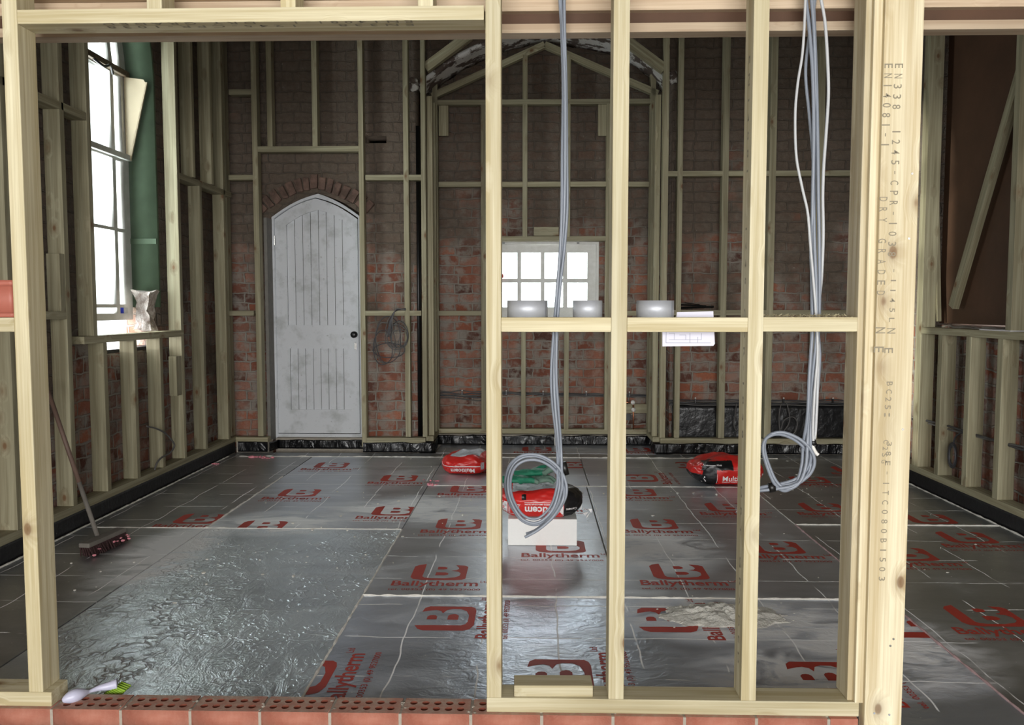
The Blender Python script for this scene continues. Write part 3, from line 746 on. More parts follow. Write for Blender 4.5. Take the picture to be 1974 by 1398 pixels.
timber('short_board', (LX+.001, yf_-.11, bz(335,765)), (LX+.001, yf_-.11, bz(335,688)), pX, .09, .06, M_treated, lf)
for px, py in ((402,890),): lstud(px, py, PZ1, bz(390,352))
lstud(445, 855, PZ1, 4.4)
rz = (bz(345,341)+bz(441,372))/2
timber('noggin', (LX, yf_, rz), (LX, YR+.03, rz), pX, .047, .10, M_treated, lf)
for px, py in ((375,250),(410,250)): lstud(px, py, rz+.03, 4.4)
timber('noggin', (LX, 3.0, bz(120,205)), (LX, yw-.047, bz(120,205)), pX, .047, .10, M_treated, lf)
# ================================================================ RIGHT WALL FRAME
rf = empty('wall_stud_frame', (RX+.05, 5.4, .1), 'right wall pine stud frame around the brown boarded window opening', 'stud frame')
nX = (1, 0, 0)
timber('sole_plate', (RX, 2.8, .1235), (RX, YR+.05, .1235), nX, .047, .10, M_treated, rf)
rzr = hit(1860, 642, X=RX).z
def rstud(pxn, py, z0, z1, w=.06, d=.10):
    y = hit(pxn, py, X=RX).y + w/2
    return timber('stud', (RX, y, z0), (RX, y, z1), nX, w, d, M_treated, rf)
rstud(1771, 800, PZ1, 4.4, .09)
for px in (1813, 1868, 1930): rstud(px, 760, PZ1, rzr-.0235)
rstud(2005, 760, PZ1, rzr-.0235); rstud(1954, 500, rzr+.03, 4.4); rstud(2080, 760, PZ1, 4.4)
y_r0 = hit(1771, 800, X=RX).y
timber('window_rail', (RX, 3.2, rzr), (RX, y_r0+.02, rzr), nX, .047, .12, M_treated, rf)
for px in (1700, 1668): rstud(px, 860, PZ1, 4.4, .047)
# raking brace against the board
p0 = hit(1832, 592, X=RX+.09); p1 = hit(1985, 60, X=RX+.09)
timber('brace', p0, p1, nX, .07, .045, M_treated, rf)
p0 = hit(1806, 620, X=RX+.10); p1 = hit(1801, 330, X=RX+.10)
timber('packing_strip', p0, p1, nX, .02, .03, M_treated, rf)
bm = box(RX+.01, RX+.11, hit(1945,630,X=RX).y, hit(1885,630,X=RX).y, rzr+.024, rzr+.03); put('light_gap_strip', bm, M_bagwhite, rf)  # white strip standing in for daylight in the gap under the boarded opening
# ================================================================ REAR WALL FRAMES
rl = empty('wall_stud_frame', (-2.0, YR, .1), 'rear wall pine stud frame left of the bay and around the white door', 'stud frame')
def bx(px, py, Y=YR): return hit(px, py, Y=Y).x
def bzz(px, py, Y=YR): return hit(px, py, Y=Y).z
def rs(par, px, py, z0=PZ1, z1=4.4, Y=YR, w=.047, d=.09): return vstud(par, bx(px, py, Y), z0, z1, Y=Y, w=w, d=d, mat=M_treated)
def rr(par, px0, px1, pyc, Y=YR, w=.047, name='noggin', d=.09):
    z = (bzz(px0, pyc, Y)+bzz(px1, pyc, Y))/2
    return hrail(par, bx(px0, pyc, Y), bx(px1, pyc, Y), z, Y=Y+.002, w=w, d=d-.004, mat=M_treated, name=name)
rs(rl, 437, 600); 
rs(rl, 494, 420, z1=4.4, w=.05)
for pyc in (177, 342, 604): rr(rl, 440, 489, pyc)
rr(rl, 446, 516, 848, name='sole_plate')
xs3 = 700
rs(rl, 700, 650, z0=.05, w=.045)
rr(rl, 496, 693, 287, name='noggin', w=.05)
zt = bzz(600, 282)
for px in (519, 606): rs(rl, px, 200, z0=zt)
for pyc in (342, 604): rr(rl, 704, 812, pyc)
rs(rl, 784, 500); rs(rl, 817, 500, w=.042)
rr(rl, 703, 820, 852, name='sole_plate', w=.075)
p = hit(742, 856, Y=YR-.001); bm = xf(text_bm('C16', .10, .035, bold=.01), axisM(p, (-1,0,0), (0,0,-1), (0,-1,0))); put('stamped_characters', bm, M_stamp, rl)
# outer raking timbers over the arch
def rake(par, a, b, Y, w=.06, d=.07, name='rafter'):
    p0 = hit(*a, Y=Y); p1 = hit(*b, Y=Y); timber(name, p0, p1, dY, w, d, M_treated, par)
rake(rl, (819,130), (905,66), YR+.02, .085)
rrf = empty('wall_stud_frame', (2.0, YR, .1), 'rear wall pine stud frame right of the bay in front of black sheeting', 'stud frame')
rs(rrf, 1281, 500, w=.05); rs(rrf, 1309, 500); rs(rrf, 1396, 500, w=.055); rs(rrf, 1486, 500, w=.06); rs(rrf, 1577, 500, w=.06); rs(rrf, 1653, 500, w=.05)
for a, b, c in ((1285,1655,334),(1285,1650,603)): rr(rrf, a, b, c)
rr(rrf, 1273, 1645, 851, name='sole_plate')
rake(rrf, (1206,75), (1282,132), YR+.02, .085)
by = empty('bay_stud_frame', (.1, YB, .1), 'pine stud frame with pitched top inside the rear bay round the small window', 'stud frame')
rs(by, 840, 500, Y=YB, w=.05); rs(by, 1256, 500, Y=YB, w=.05)
tz = bzz(1050, 196, YB)
rr(by, 836, 1266, 196, Y=YB, name='tie_rail'); 
for px in (1012, 1095):
    x = bx(px, 300, YB); vstud(by, x, bzz(px,457,YB), tz-.0235, Y=YB, mat=M_treated, w=.047, d=.09)
    vstud(by, x, tz+.0235, bzz(px, 105, YB), Y=YB, mat=M_treated, w=.047, d=.09)
    vstud(by, bx(px-3, 700, YB), PZ1, bzz(px,612,YB)-.03, Y=YB, mat=M_treated, w=.045, d=.09)
for px in (932, 1172): rs(by, px, 500, Y=YB, z1=tz-.0235)
rr(by, 845, 930, 355, Y=YB); rr(by, 935, 1170, 355, Y=YB); rr(by, 1176, 1252, 355, Y=YB)
rr(by, 845, 930, 604, Y=YB); rr(by, 1176, 1252, 604, Y=YB); rr(by, 935, 1170, 617, Y=YB, w=.04)
rr(by, 935, 1170, 460, Y=YB, name='lintel'); rr(by, 836, 1264, 832, Y=YB, name='sole_plate')
rake(by, (832,185), (1050,85), YB, .06); rake(by, (1050,85), (1269,180), YB, .06)
rr(by, 1029, 1077, 446, Y=YB+.005, w=.085, name='short_board')
for a, b in ((845,864),(1152,1173)):
    xm = (bx(a,230,YB)+bx(b,230,YB))/2
    timber('short_board', (xm, YB+.02, bzz(a,261,YB)), (xm, YB+.02, tz-.024), dY, .092, .03, M_treated, by)
rr(by, 1200, 1250, 788, Y=YB+.03, w=.09, name='pipe_board', d=.03)
# returns of the bay: studs between the two planes, faces turned into the bay
for xx, s in ((bx(826,500)+.03, 1), (bx(1270,500)-.03, -1)):
    for yy in (YR+.13, YB-.10):
        timber('return_stud', (xx, yy, PZ1), (xx, yy, 3.25), (-s, 0, 0), .06, .05, M_treated, by)
    timber('return_plate', (xx, YR+.05, .1235), (xx, YB, .1235), (-s, 0, 0), .047, .07, M_treated, by)

# ================================================================ PERIMETER MEMBRANE over a low kerb
struct(put('baseboard_left', box(LX-.10, LX-.012, 2.8, YR, -.08, .0985), M_mortar))
struct(put('baseboard_right', box(RX+.012, RX+.10, 2.8, YR, -.08, .0985), M_mortar))
def sheet(path, z0, z1, lab, mat=M_dpm, amp=.006, step=.02, th=.003, name='black_membrane'):
    bm = bmesh.new(); P = []
    pts = [V((x, y, 0)) for x, y in path]
    for a, b in zip(pts, pts[1:]):
        n = max(1, int((b-a).length/step)); nrm = V((b.y-a.y, -(b.x-a.x), 0)).normalized()
        for i in range(n+1): P.append((a.lerp(b, i/n), nrm))
    prev = None; acc = 0
    for i, (p, nrm) in enumerate(P):
        q = []
        for j in range(7):
            z = z0+(z1-z0)*j/6
            k = noise.noise(V((p.x*26, p.y*26, z*9))) + .5*noise.noise(V((p.x*60, p.y*60, z*22)))
            zz = z + (.012*noise.noise(V((p.x*7, p.y*7, 4))) if j == 6 and amp > .003 else 0)
            q.append(bm.verts.new(p+nrm*(amp*(k+.6))+V((0,0,zz))))
        for j in range(6, -1, -1): q.append(bm.verts.new(q[j].co-nrm*th))
        if prev:
            for k in range(14): bm.faces.new((prev[k], prev[(k+1) % 14], q[(k+1) % 14], q[k]))
        prev = q
    bmesh.ops.recalc_face_normals(bm, faces=bm.faces)
    o = put(name, bm, mat, smooth=True); tag(o, lab, 'membrane', 'black membrane upstands'); return o
sheet([(LX+.0, 2.75), (LX+.0, YR-.02)], .002, .102, 'flat black membrane strip along the foot of the left wall', M_dpm_flat, .0015)
sheet([(RX, YR-.02), (RX, 2.75)], .002, .102, 'flat black membrane strip along the foot of the right wall', M_dpm_flat, .0015)
dlx, drx = bx(516,850), bx(700,860)
kerb = lambda x0, x1, y0, y1: struct(put('baseboard_rear', box(x0, x1, y0, y1, -.08, .0985), M_mortar))
kerb(LX, dlx, YR+.012, YRB-.004); kerb(drx, bxl-.09, YR+.012, YRB-.004); kerb(bxr+.09, RX, YR+.012, YRB-.004); kerb(bxl, bxr, YB+.012, YBB-.004); kerb(dlx+.01, drx-.01, YD-.09, YD-.02)
sheet([(LX+.02, YR), (dlx, YR)], .002, .098, 'crinkled black membrane at foot of the narrow rear frame left of the door')
sheet([(dlx+.005, YR+.03), (dlx+.04, YD-.11), (drx-.004, YD-.11)], .002, .085, 'crinkled black membrane under the white door')
sheet([(drx, YR), (bx(826,860)+.03, YR), (bx(826,860)+.05, YR+.1), (bxl+.03, YB-.02), (bxr-.03, YB-.02), (bx(1270,860)-.05, YR+.1), (bx(1270,860)-.03, YR), (RX-.02, YR)], .002, .096, 'crinkled black membrane running from the door round the bay to the right corner', amp=.009)
# tall black sheet on the right of the rear wall
sheet([(rx+.02, YRB-.02), (RX+.05, YRB-.02)], .02, bzz(1450,776,YRB), 'tall black plastic sheet on the rear brick wall behind right studs', M_dpm_tall, .003, .04)

# ================================================================ DOOR
dp = lambda px, py, Y=YD: rp(px, py, Y)
def outline(x0, x1, zb, zs, za, bow): return [(x0, zb)]+lowarch(x0, x1, zs, za, bow)+[(x1, zb)]
f0 = dp(520,421); f1 = dp(703,838); fa = dp(611,372)
l0 = dp(530,423); l1 = dp(694,835); la = dp(611,383)
MD = lambda Y: Matrix(((1,0,0,0),(0,0,1,Y),(0,1,0,0),(0,0,0,1)))
frO = outline(f0[0], f1[0], f1[1]-.03, f0[1], fa[1], .03)
lfO = outline(l0[0], l1[0], l1[1], l0[1], la[1], .028)
door = empty('door_1', (fa[0], YD, f1[1]-.03), None, None); struct(door)
g_ = .010
frI = outline(l0[0]-g_, l1[0]+g_, l1[1]-g_, l0[1]+g_, la[1]+g_, .028)
obj('door_frame', shape([frO, frI], .10), M_door, door, MD(YD-.02))
p0_ = dp(552,434); p1_ = dp(677,627); pa = dp(613,405)
q0 = dp(559,672); q1 = dp(678,790)
upper = outline(p0_[0], p1_[0], p1_[1], p0_[1], pa[1], .022)
lower = [(q0[0], q1[1]), (q0[0], q0[1]), (q1[0], q0[1]), (q1[0], q1[1])]
leaf = obj('door_leaf', shape([lfO, upper, lower], .035), M_door, door, MD(YD-.010))
def planks(outl, n):
    x0 = min(p[0] for p in outl); x1 = max(p[0] for p in outl); zb = min(p[1] for p in outl)
    bm = bmesh.new(); w_ = (x1-x0)/n
    def ztop(x):
        best = None
        for a, b in zip(outl, outl[1:]+outl[:1]):
            if abs(a[0]-b[0]) > 1e-6 and min(a[0],b[0])-1e-6 <= x <= max(a[0],b[0])+1e-6:
                z = a[1]+(b[1]-a[1])*(x-a[0])/(b[0]-a[0]); best = z if best is None else max(best, z)
        return best
    for i in range(n):
        a = x0+w_*i+.0025; b = x0+w_*(i+1)-.0025
        s = shape([[(a, zb), (b, zb), (b, ztop(b)), ((a+b)/2, ztop((a+b)/2)), (a, ztop(a))]], .012)
        m_ = bpy.data.meshes.new('t'); s.to_mesh(m_); bm.from_mesh(m_); bpy.data.meshes.remove(m_); s.free()
    return bm
obj('plank_panel', planks(upper, 8), M_door, door, MD(YD+.010)); obj('plank_panel', planks([lower[0],lower[1],lower[2],lower[3]], 8), M_door, door, MD(YD+.010))
obj('backing', box(l0[0]+.02, l1[0]-.02, YD+.026, YD+.036, l1[1]+.02, l0[1]+.02), M_timberjamb, door)
def lathe(prof, seg=20):
    bm = bmesh.new(); rings = []
    for r, z in prof: rings.append([bm.verts.new((r*math.cos(2*math.pi*k/seg), r*math.sin(2*math.pi*k/seg), z)) for k in range(seg)])
    for a, b in zip(rings, rings[1:]):
        for k in range(seg): bm.faces.new((a[k], a[(k+1) % seg], b[(k+1) % seg], b[k]))
    bm.faces.new(rings[0][::-1]); bm.faces.new(rings[-1]); return bm
kx, kz = dp(684,645)
tow = axisM((kx, YD-.004, kz), (1,0,0), (0,0,1), (0,-1,0))
kn = obj('door_knob', lathe([(.030,0),(.030,.006),(.012,.010),(.011,.028),(.026,.038),(.031,.050),(.026,.060),(.010,.064)]), M_knob, door, tow, True); kn['label'] = 'round black door knob'
ex, ez = dp(686,659)
es_ = obj('keyhole_plate', shape([[(-.013,-.020),(.013,-.020),(.015,.005),(.008,.022),(-.008,.022),(-.015,.005)]], .004), M_knob, door, axisM((ex, YD-.004, ez), (1,0,0), (0,0,1), (0,-1,0)))
bm = box(ex-.003, ex+.003, YD-.035, YD-.008, ez-.005, ez+.003); bbox(bm, ex-.011, ex+.011, YD-.022, YD-.019, ez-.075, ez-.01, .001)
kk = obj('key', bm, M_steel, door); kk['label'] = 'bright key hanging in the lock'
for (px, py, h, m_) in ((530,464,.085,M_steel),(533,621,.10,M_door),(536,779,.10,M_door)):
    x_, z_ = dp(px, py); bm = bmesh.new(); tube(bm, [(x_,YD-.016,z_-h/2),(x_,YD-.016,z_+h/2)], .008, 10)
    for k in range(4): tube(bm, [(x_,YD-.016,z_-h/2+h*k/3-.001),(x_,YD-.016,z_-h/2+h*k/3+.001)], .010, 10)
    hh = obj('hinge', bm, m_, door)
# dark old frame lining at left of the door
struct(put('trim_8', box(dl+.002, f0[0]-.004, YRB-.03, YD+.06, .08, dsp-.02), M_timberjamb))

# ================================================================ SMALL REAR WINDOW
win = empty('window_1', ((wl+wr)/2, YBB+.02, wb), None, None); struct(win)
wp = lambda px, py: rp(px, py, YBB+.02)
cols = [(957,998),(1004,1043),(1049,1086),(1093,1133)]; rows = [(486,538),(544,593)]
holes = []
for a, b in cols:
    for c, d in rows:
        x0, z1 = wp(a, c); x1, z0 = wp(b, d); holes.append([(x0+.004,z0+.004),(x1-.004,z0+.004),(x1-.004,z1-.004),(x0+.004,z1-.004)])
obj('window_frame', shape([[(wl+.002,wb+.002),(wr-.002,wb+.002),(wr-.002,wt-.002),(wl+.002,wt-.002)]]+holes, .05), M_white, win, MD(YBB+.02))
for hlp in holes:
    xs = [p[0] for p in hlp]; zs = [p[1] for p in hlp]
    obj('pane', box(min(xs)-.002, max(xs)+.002, YBB+.045, YBB+.049, min(zs)-.002, max(zs)+.002), M_glass, win)
obj('frame_bead', shape([[(wl+.0,wb),(wr,wb),(wr,wt),(wl,wt)], [(wl+.025,wb+.03),(wr-.025,wb+.03),(wr-.025,wt-.025),(wl+.025,wt-.025)]], .03), M_white, win, MD(YBB-.01))
x_, z_ = wp(966,532); bm = lathe([(.004,0),(.022,.004),(.027,.02),(.02,.036),(.005,.04)], 12)
rc = obj('red_cap', bm, M_bagred, win, axisM((x_, YBB+.018, z_), (1,0,0),(0,0,1),(0,-1,0)), True); rc['label'] = 'small red cap'
for px in (971, 1114):
    x_, z_ = wp(px, 469); obj('catch', box(x_-.012, x_+.012, YBB-.016, YBB-.004, z_-.006, z_+.004), M_knob, win)

# ================================================================ ARCHED SIDE WINDOW
aw = empty('window_2', (WXP, wcy, 1.2), None, None); struct(aw)
MW = lambda X: Matrix(((0,0,-1,X),(1,0,0,0),(0,1,0,0),(0,0,0,1)))
ay = lambda px, py: hit(px, py, X=WXP)
wy1 = WYf-t-.002; wy0 = WYn+t+.002; whw2 = (wy1-wy0)/2; wc2 = (wy0+wy1)/2
zb_ = ay(240, 617).z; zt1 = ay(235,302).z; ztr = ay(240,145).z; zg1 = ay(245,446).z; zg2 = ay(245,590).z
ft = .085; ma = .16
def rect(a, b, c, d): return [(a,c),(b,c),(b,d),(a,d)]
# outer frame with arched head
hn = [(wy0+ft, ztr+.05)] + arch(wc2, whw2-ft, ZS-.1+.02, .98-t-ft-.01)[3:-3] + [(wy1-ft, ztr+.05)]
fo = [(wy0, zb_)] + arch(wc2, whw2, ZS-.1, .98-t-.002) + [(wy1, zb_)]
loops = [fo]
lightsz = [(zt1+.03, ztr-.03), (zg1+.012, zt1-.035), (zg2+.012, zg1-.012), (zb_+.05, zg2-.012)]
ys = [(wy0+ft, wy0+ft+ma-.05), (wy0+ft+ma, wy1-ft-ma), (wy1-ft-ma+.05, wy1-ft)]
panes = []
for c, d in lightsz:
    for a, b in ys: loops.append(rect(a, b, c, d)); panes.append((a, b, c, d))
# arched head lights: centre light and a margin light either side
hz = ztr+.04; spz = ZS-.1
A_in = [(wy0+ft+ma, hz)] + [p for p in arch(wc2, whw2-ft-ma, spz, .98-t-ft-ma) if p[1] > hz] + [(wy1-ft-ma, hz)]
loops.append(A_in)
Oe = [p for p in arch(wc2, whw2-ft, spz, .98-t-ft) if p[1] > hz+.01]; Ie = [p for p in arch(wc2, whw2-ft-ma+.05, spz, .98-t-ft-ma+.05) if p[1] > hz+.01]
hl = len(Oe)//2; il = len(Ie)//2
loops.append([(wy0+ft, hz)]+Oe[:hl-1]+Ie[:il-1][::-1]+[(wy0+ft+ma-.05, hz)])
loops.append([(wy1-ft, hz)]+Oe[hl+2:][::-1]+Ie[il+2:]+[(wy1-ft-ma+.05, hz)])
obj('window_frame', shape(loops, .06), M_white, aw, MW(WXP))
for i, (a, b, c, d) in enumerate(panes):
    if c == zb_+.05 and i % 3 == 2: continue
    obj('pane', box(WXP-.034, WXP-.030, a-.003, b+.003, c-.003, d+.003), M_glass, aw)
obj('pane', shape([fo[:1]+fo[1:]], .003), M_glass, aw, MW(WXP-.045)) if False else None
a, b, c, d = panes[-1]
pb = obj('pane', box(WXP-.036, WXP-.030, a-.003, b+.003, c-.003, d+.003), [M_blue], aw); pb['label'] = 'deep blue glass pane'
def headpane(lp, n='pane'): obj(n, shape([lp], .004), M_glass, aw, MW(WXP-.03))
for lp in loops[-3:]: headpane(lp)
# transom mouldings
for z in (ztr, zt1): obj('transom', box(WXP+.0, WXP+.035, wy0+.01, wy1-.01, z-.022, z+.022, .006), M_oldwood if z == ztr else M_white, aw)
# inward hopper cheek, cream wedge at the far jamb
cz0 = ay(245,305).z; cz1 = ay(240,150).z; ctop = hit(283,163, Y=wy1-.03).x
bm = shape([[(WXP+.005, cz0), (WXP+.03, cz0-.02), (ctop, cz1-.05), (ctop-.02, cz1-.02), (WXP+.005, cz1+.0)]], .016)
ck = obj('hopper_cheek', bm, M_cream, aw, Matrix(((1,0,0,0),(0,0,1,wy1-.045),(0,1,0,0),(0,0,0,1)))); ck['label'] = 'cream wedge-shaped side cheek of the hopper vent'
bm = bmesh.new(); tube(bm, [(WXP+.03, wy1-.035, cz0-.02), (ctop, wy1-.035, cz1-.04)], .011, 4)
obj('cheek_edge', bm, M_cream, ck)
# catch on the transom
bm = bmesh.new(); q = ay(190,128); tube(bm, catmull([q+V((.03,-.12,.02)), q+V((.06,-.04,-.01)), q+V((.06,.05,.02)), q+V((.04,.12,-.02))], 4), .010, 6)
obj('catch', bm, M_knob, aw)
# old plaster lump left on the reveal
bm = bmesh.new(); bmesh.ops.create_cube(bm, size=1); bmesh.ops.subdivide_edges(bm, edges=bm.edges, cuts=7, use_grid_fill=True)
q0 = hit(284, 562, X=LB-.04); q1_ = hit(284, 636, X=LB-.04)
for v in bm.verts:
    s_ = 1-.28*math.sin((v.co.z+.5)*math.pi*1.0)*1
    v.co = V((v.co.x*.13*s_, v.co.y*.13*s_, v.co.z*(q0.z-q1_.z))) + V((LB-.07, WYf-.09, (q0.z+q1_.z)/2))
    v.co += V((noise.noise(v.co*14), noise.noise(v.co*14+V((5,0,0))), noise.noise(v.co*14+V((0,9,0)))))*.03
struct(put('trim_9', bm, M_render))
struct(put('trim_10', box(LB-.26, LB-.02, WYn+.01, WYf-.01, wz0-.0, wz0+.025), M_dpm_flat))

# ================================================================ THINGS ON THE PARTITION NOGGINS
def roll(px0, px1, yoff, lab, tear):
    zt_ = nz1; hgt = .052
    x0, x1 = fx(px0, 595), fx(px1, 595); r = (x1-x0)/2*1.01; cx = (x0+x1)/2
    e = empty('duct_tape_roll', (cx, YF+.004+r+yoff, zt_), lab, 'tape roll', 'silver tape rolls on the noggins')
    ri = max(r-.022, .036)
    circ = lambda rr_: [(rr_*math.cos(2*math.pi*k/48), rr_*math.sin(2*math.pi*k/48)) for k in range(48)]
    T = Matrix.Translation((cx, YF+.004+r+yoff, zt_))
    o = obj('wound_tape', shape([circ(r), circ(ri)], hgt), M_silver, e, T)
    pass
    obj('card_core', shape([circ(ri-.0003), circ(ri-.004)], hgt), M_card, e, T)
    a = R(tear); bm = bmesh.new()
    for k in range(6):
        aa = a + .02*k
        q_ = [bm.verts.new(((r+.0006+.004*(5-k)/5*(.4))*math.cos(aa), (r+.0006+.004*(5-k)/5*.4)*math.sin(aa), z)) for z in (.0+.002*random.random(), hgt-.001)]
        if k: bm.faces.new((pv[0], q_[0], q_[1], pv[1]))
        pv = q_
    obj('loose_end', bm, M_silver, e, T)
roll(977, 1056, -.005, 'largest silver duct tape roll, at the left end of the middle noggin', -30)
roll(1106, 1163, .0, 'smallest silver duct tape roll, on the middle noggin left of the centre stud', -20)
roll(1232, 1305, -.002, 'silver duct tape roll standing right of the centre stud beside the paper', -40)
# drawing paper tucked behind the noggin
Yp = YF+D1+.006
pp = [hit(*q, Y=Yp) for q in ((1279,667),(1376,665),(1375,600),(1305,602))]
bm = shape([[(hit(1277,668,Y=Yp).x, hit(1277,668,Y=Yp).z), (hit(1375,667,Y=Yp).x, hit(1375,667,Y=Yp).z), (hit(1378,663,Y=Yp).x, hit(1378,663,Y=Yp).z), (hit(1375,600,Y=Yp).x, hit(1375,600,Y=Yp).z), (hit(1305,602,Y=Yp).x, hit(1305,602,Y=Yp).z), (hit(1304,612,Y=Yp).x, hit(1304,612,Y=Yp).z), (hit(1277,614,Y=Yp).x, hit(1277,614,Y=Yp).z)]], .0015)
pe = empty('drawing_paper', hit(1327, 668, Y=Yp), 'white paper plan tucked behind the noggin right of the centre stud', 'paper')
obj('sheet', bm, M_paper, pe, MD(Yp))
bm = bmesh.new()
for (a, b, c, d) in ((1290,643,1300,643),(1290,655,1352,655),(1300,643,1300,655),(1310,646,1322,646),(1322,646,1322,655),(1330,643,1330,661),(1284,661,1370,661),(1345,650,1345,661),(1352,643,1352,655),(1284,640,1284,661)):
    p = hit(a, b, Y=Yp-.0006); q = hit(c, d, Y=Yp-.0006)
    bbox(bm, min(p.x,q.x)-.0006, max(p.x,q.x)+.0006, p.y-.0002, p.y, min(p.z,q.z)-.0006, max(p.z,q.z)+.0006)
obj('drawn_lines', bm, M_ink, pe)
# shavings on the right noggin
bm = bmesh.new()
for i in range(220):
    x = x4c+.03+random.random()*(x5-x4c-.05); y = YF+.012+random.random()*.085; z = nz1+.003
    a = random.random()*6.28; l_ = random.uniform(.006,.022); w_ = random.uniform(.002,.006)
    dx, dy = math.cos(a)*l_/2, math.sin(a)*l_/2; k = random.uniform(-.004,.006)
    vs = [bm.verts.new((x-dx-dy*w_/l_, y-dy+dx*w_/l_, z)), bm.verts.new((x-dx+dy*w_/l_, y-dy-dx*w_/l_, z+.001)), bm.verts.new((x+dx, y+dy, z+.003+abs(k))), bm.verts.new((x+dx-dy*w_/l_, y+dy+dx*w_/l_, z+.002+abs(k)))]
    bm.faces.new(vs)
    crumb(bm, V((x, y, nz1+.001)), .0022)
tag(put('wood_shavings', bm, M_pine), 'pale wood shavings heaped along the right noggin', 'shavings', kind='stuff')
# dark offcuts on the rear right rail
bm = bmesh.new(); q = hit(1340, 594, Y=YRB-.08)
tube(bm, [q+V((-.16,0,.0)), q+V((.17,.01,.012))], .010, 5); tube(bm, [q+V((-.14,0,.03)), q+V((.1,.0,.02))], .006, 5); tube(bm, [q+V((-.10,-.01,.05)), q+V((.04,.0,.03))], .004, 5)
tag(put('dark_offcut', bm, M_blacktape), 'black plastic offcuts lying on the rear right rail', 'offcut')
# wood block on the sole plate
a = hit(991, 1350, Y=YF+.012); b = hit(1143, 1346, Y=YF+.012)
zc = (1303, 1321)
hgt = hit(1066, 1322, Y=YF+.012).z - PT
bm = box(-(b.x-a.x)/2, (b.x-a.x)/2, 0, .078, 0, hgt-.0, .003)
o = obj('wood_block', bm, M_pine, None, Matrix.Translation(((a.x+b.x)/2, YF+.01, PT+.0005)) @ Matrix.Rotation(R(1.2), 4, 'Z'))
tag(o, 'short pine offcut block lying on the sole plate between two studs', 'wood block')
# terracotta tub at the far left noggin
tx1 = fx(24.5, 575)
e = empty('plastic_tub', (tx1-.1, YF+.05, nz1-.001), 'terracotta coloured plastic tub on the left noggin at the picture edge', 'tub')
th_ = hit(15, 540, Y=YF).z-nz1
T = Matrix.Translation((tx1-.1, YF+.052, nz1))
def rrect(hx, hy, r, n=5):
    out = []
    for cx, cy, a0 in ((hx-r,hy-r,0),(-hx+r,hy-r,90),(-hx+r,-hy+r,180),(hx-r,-hy+r,270)):
        for k in range(n+1): a = R(a0+90*k/n); out.append((cx+r*math.cos(a), cy+r*math.sin(a)))
    return out
obj('tub_body', shape([rrect(.095,.046,.012), rrect(.090,.041,.010)], th_), M_terra, e, T)
obj('rim', shape([rrect(.1,.05,.012), rrect(.0952,.0462,.010)], .018), M_terra, e, T@Matrix.Translation((0,0,th_-.018)))
obj('foot_band', shape([rrect(.1,.05,.012), rrect(.0952,.0462,.010)], .014), M_terra, e, T)

# ================================================================ HANGING CABLES
def px3(lst, Y): return [hit(a, b, Y=Y) for a, b in lst]
def cable(name, label, strands, tapes=(), group='grey cables hanging behind the partition'):
    allp = strands[0][0][0]
    e = empty(name, strands[0][0][-1], label, 'cable', group)
    for pts, r, m_ in strands:
        bm = bmesh.new(); tube(bm, catmull(pts, 10), r, 10); obj('cable_strand', bm, m_, e, Matrix(), True)
    for p, q, r in tapes:
        bm = bmesh.new(); tube(bm, [p, q], r, 12); obj('tape_wrap', bm, M_blacktape, e, Matrix(), True)
    return e
Yc = YF+D1+.045
def offs(pts, dx, dy=0, dz=0, wob=0, s=0):
    return [p+V((dx*math.cos(i*.8+s)+wob*math.sin(i*1.7+s), dy*math.sin(i*.8+s), dz*math.sin(i*.9+s))) for i, p in enumerate(pts)]
main = px3([(1081,-95),(1082,-12),(1085,60),(1089,170),(1089,300),(1088,400),(1083,480),(1076,560),(1071,640),(1068,720),(1070,780),(1076,850),(1079,905),(1078,945),(1064,985),(1036,1008),(1006,1000),(984,965),(979,930),(988,900),(1010,884),(1040,884),(1068,900),(1084,925),(1086,958),(1068,992),(1040,1018),(1012,1034)], Yc)
st = []
for i, (dx, s) in enumerate(((0,0),(.0095,.3),(-.009,.9))):
    pts = []
    for k, p in enumerate(main):
        q = p.copy(); n_ = k/len(main)
        if k < 12: q.x += dx*(.7+.3*math.sin(k*1.3+i)); q.y += .010*math.cos(k*.9+i*2)
        elif k < 24:
            cxx = hit(1032, 945, Y=Yc); rad = V((q.x-cxx.x, 0, q.z-cxx.z)); q += rad.normalized()*dx*.9; q.y += .012*math.cos(k*.6+i*2)+.012
        else: q += V((dx*.9, -.012+.008*i, dx*.6))
        pts.append(q)
    if i == 2: pts[-1] += V((.012,0,.012))
    st.append((pts, .0050, M_cable))
q = main[13]
cable('cable_coil', 'grey cable bundle hanging left of centre, coiled in front of the stacked cement bag', st, [(main[12]+V((.012,.02,.02)), main[12]+V((.022,.02,-.022)), .011)])
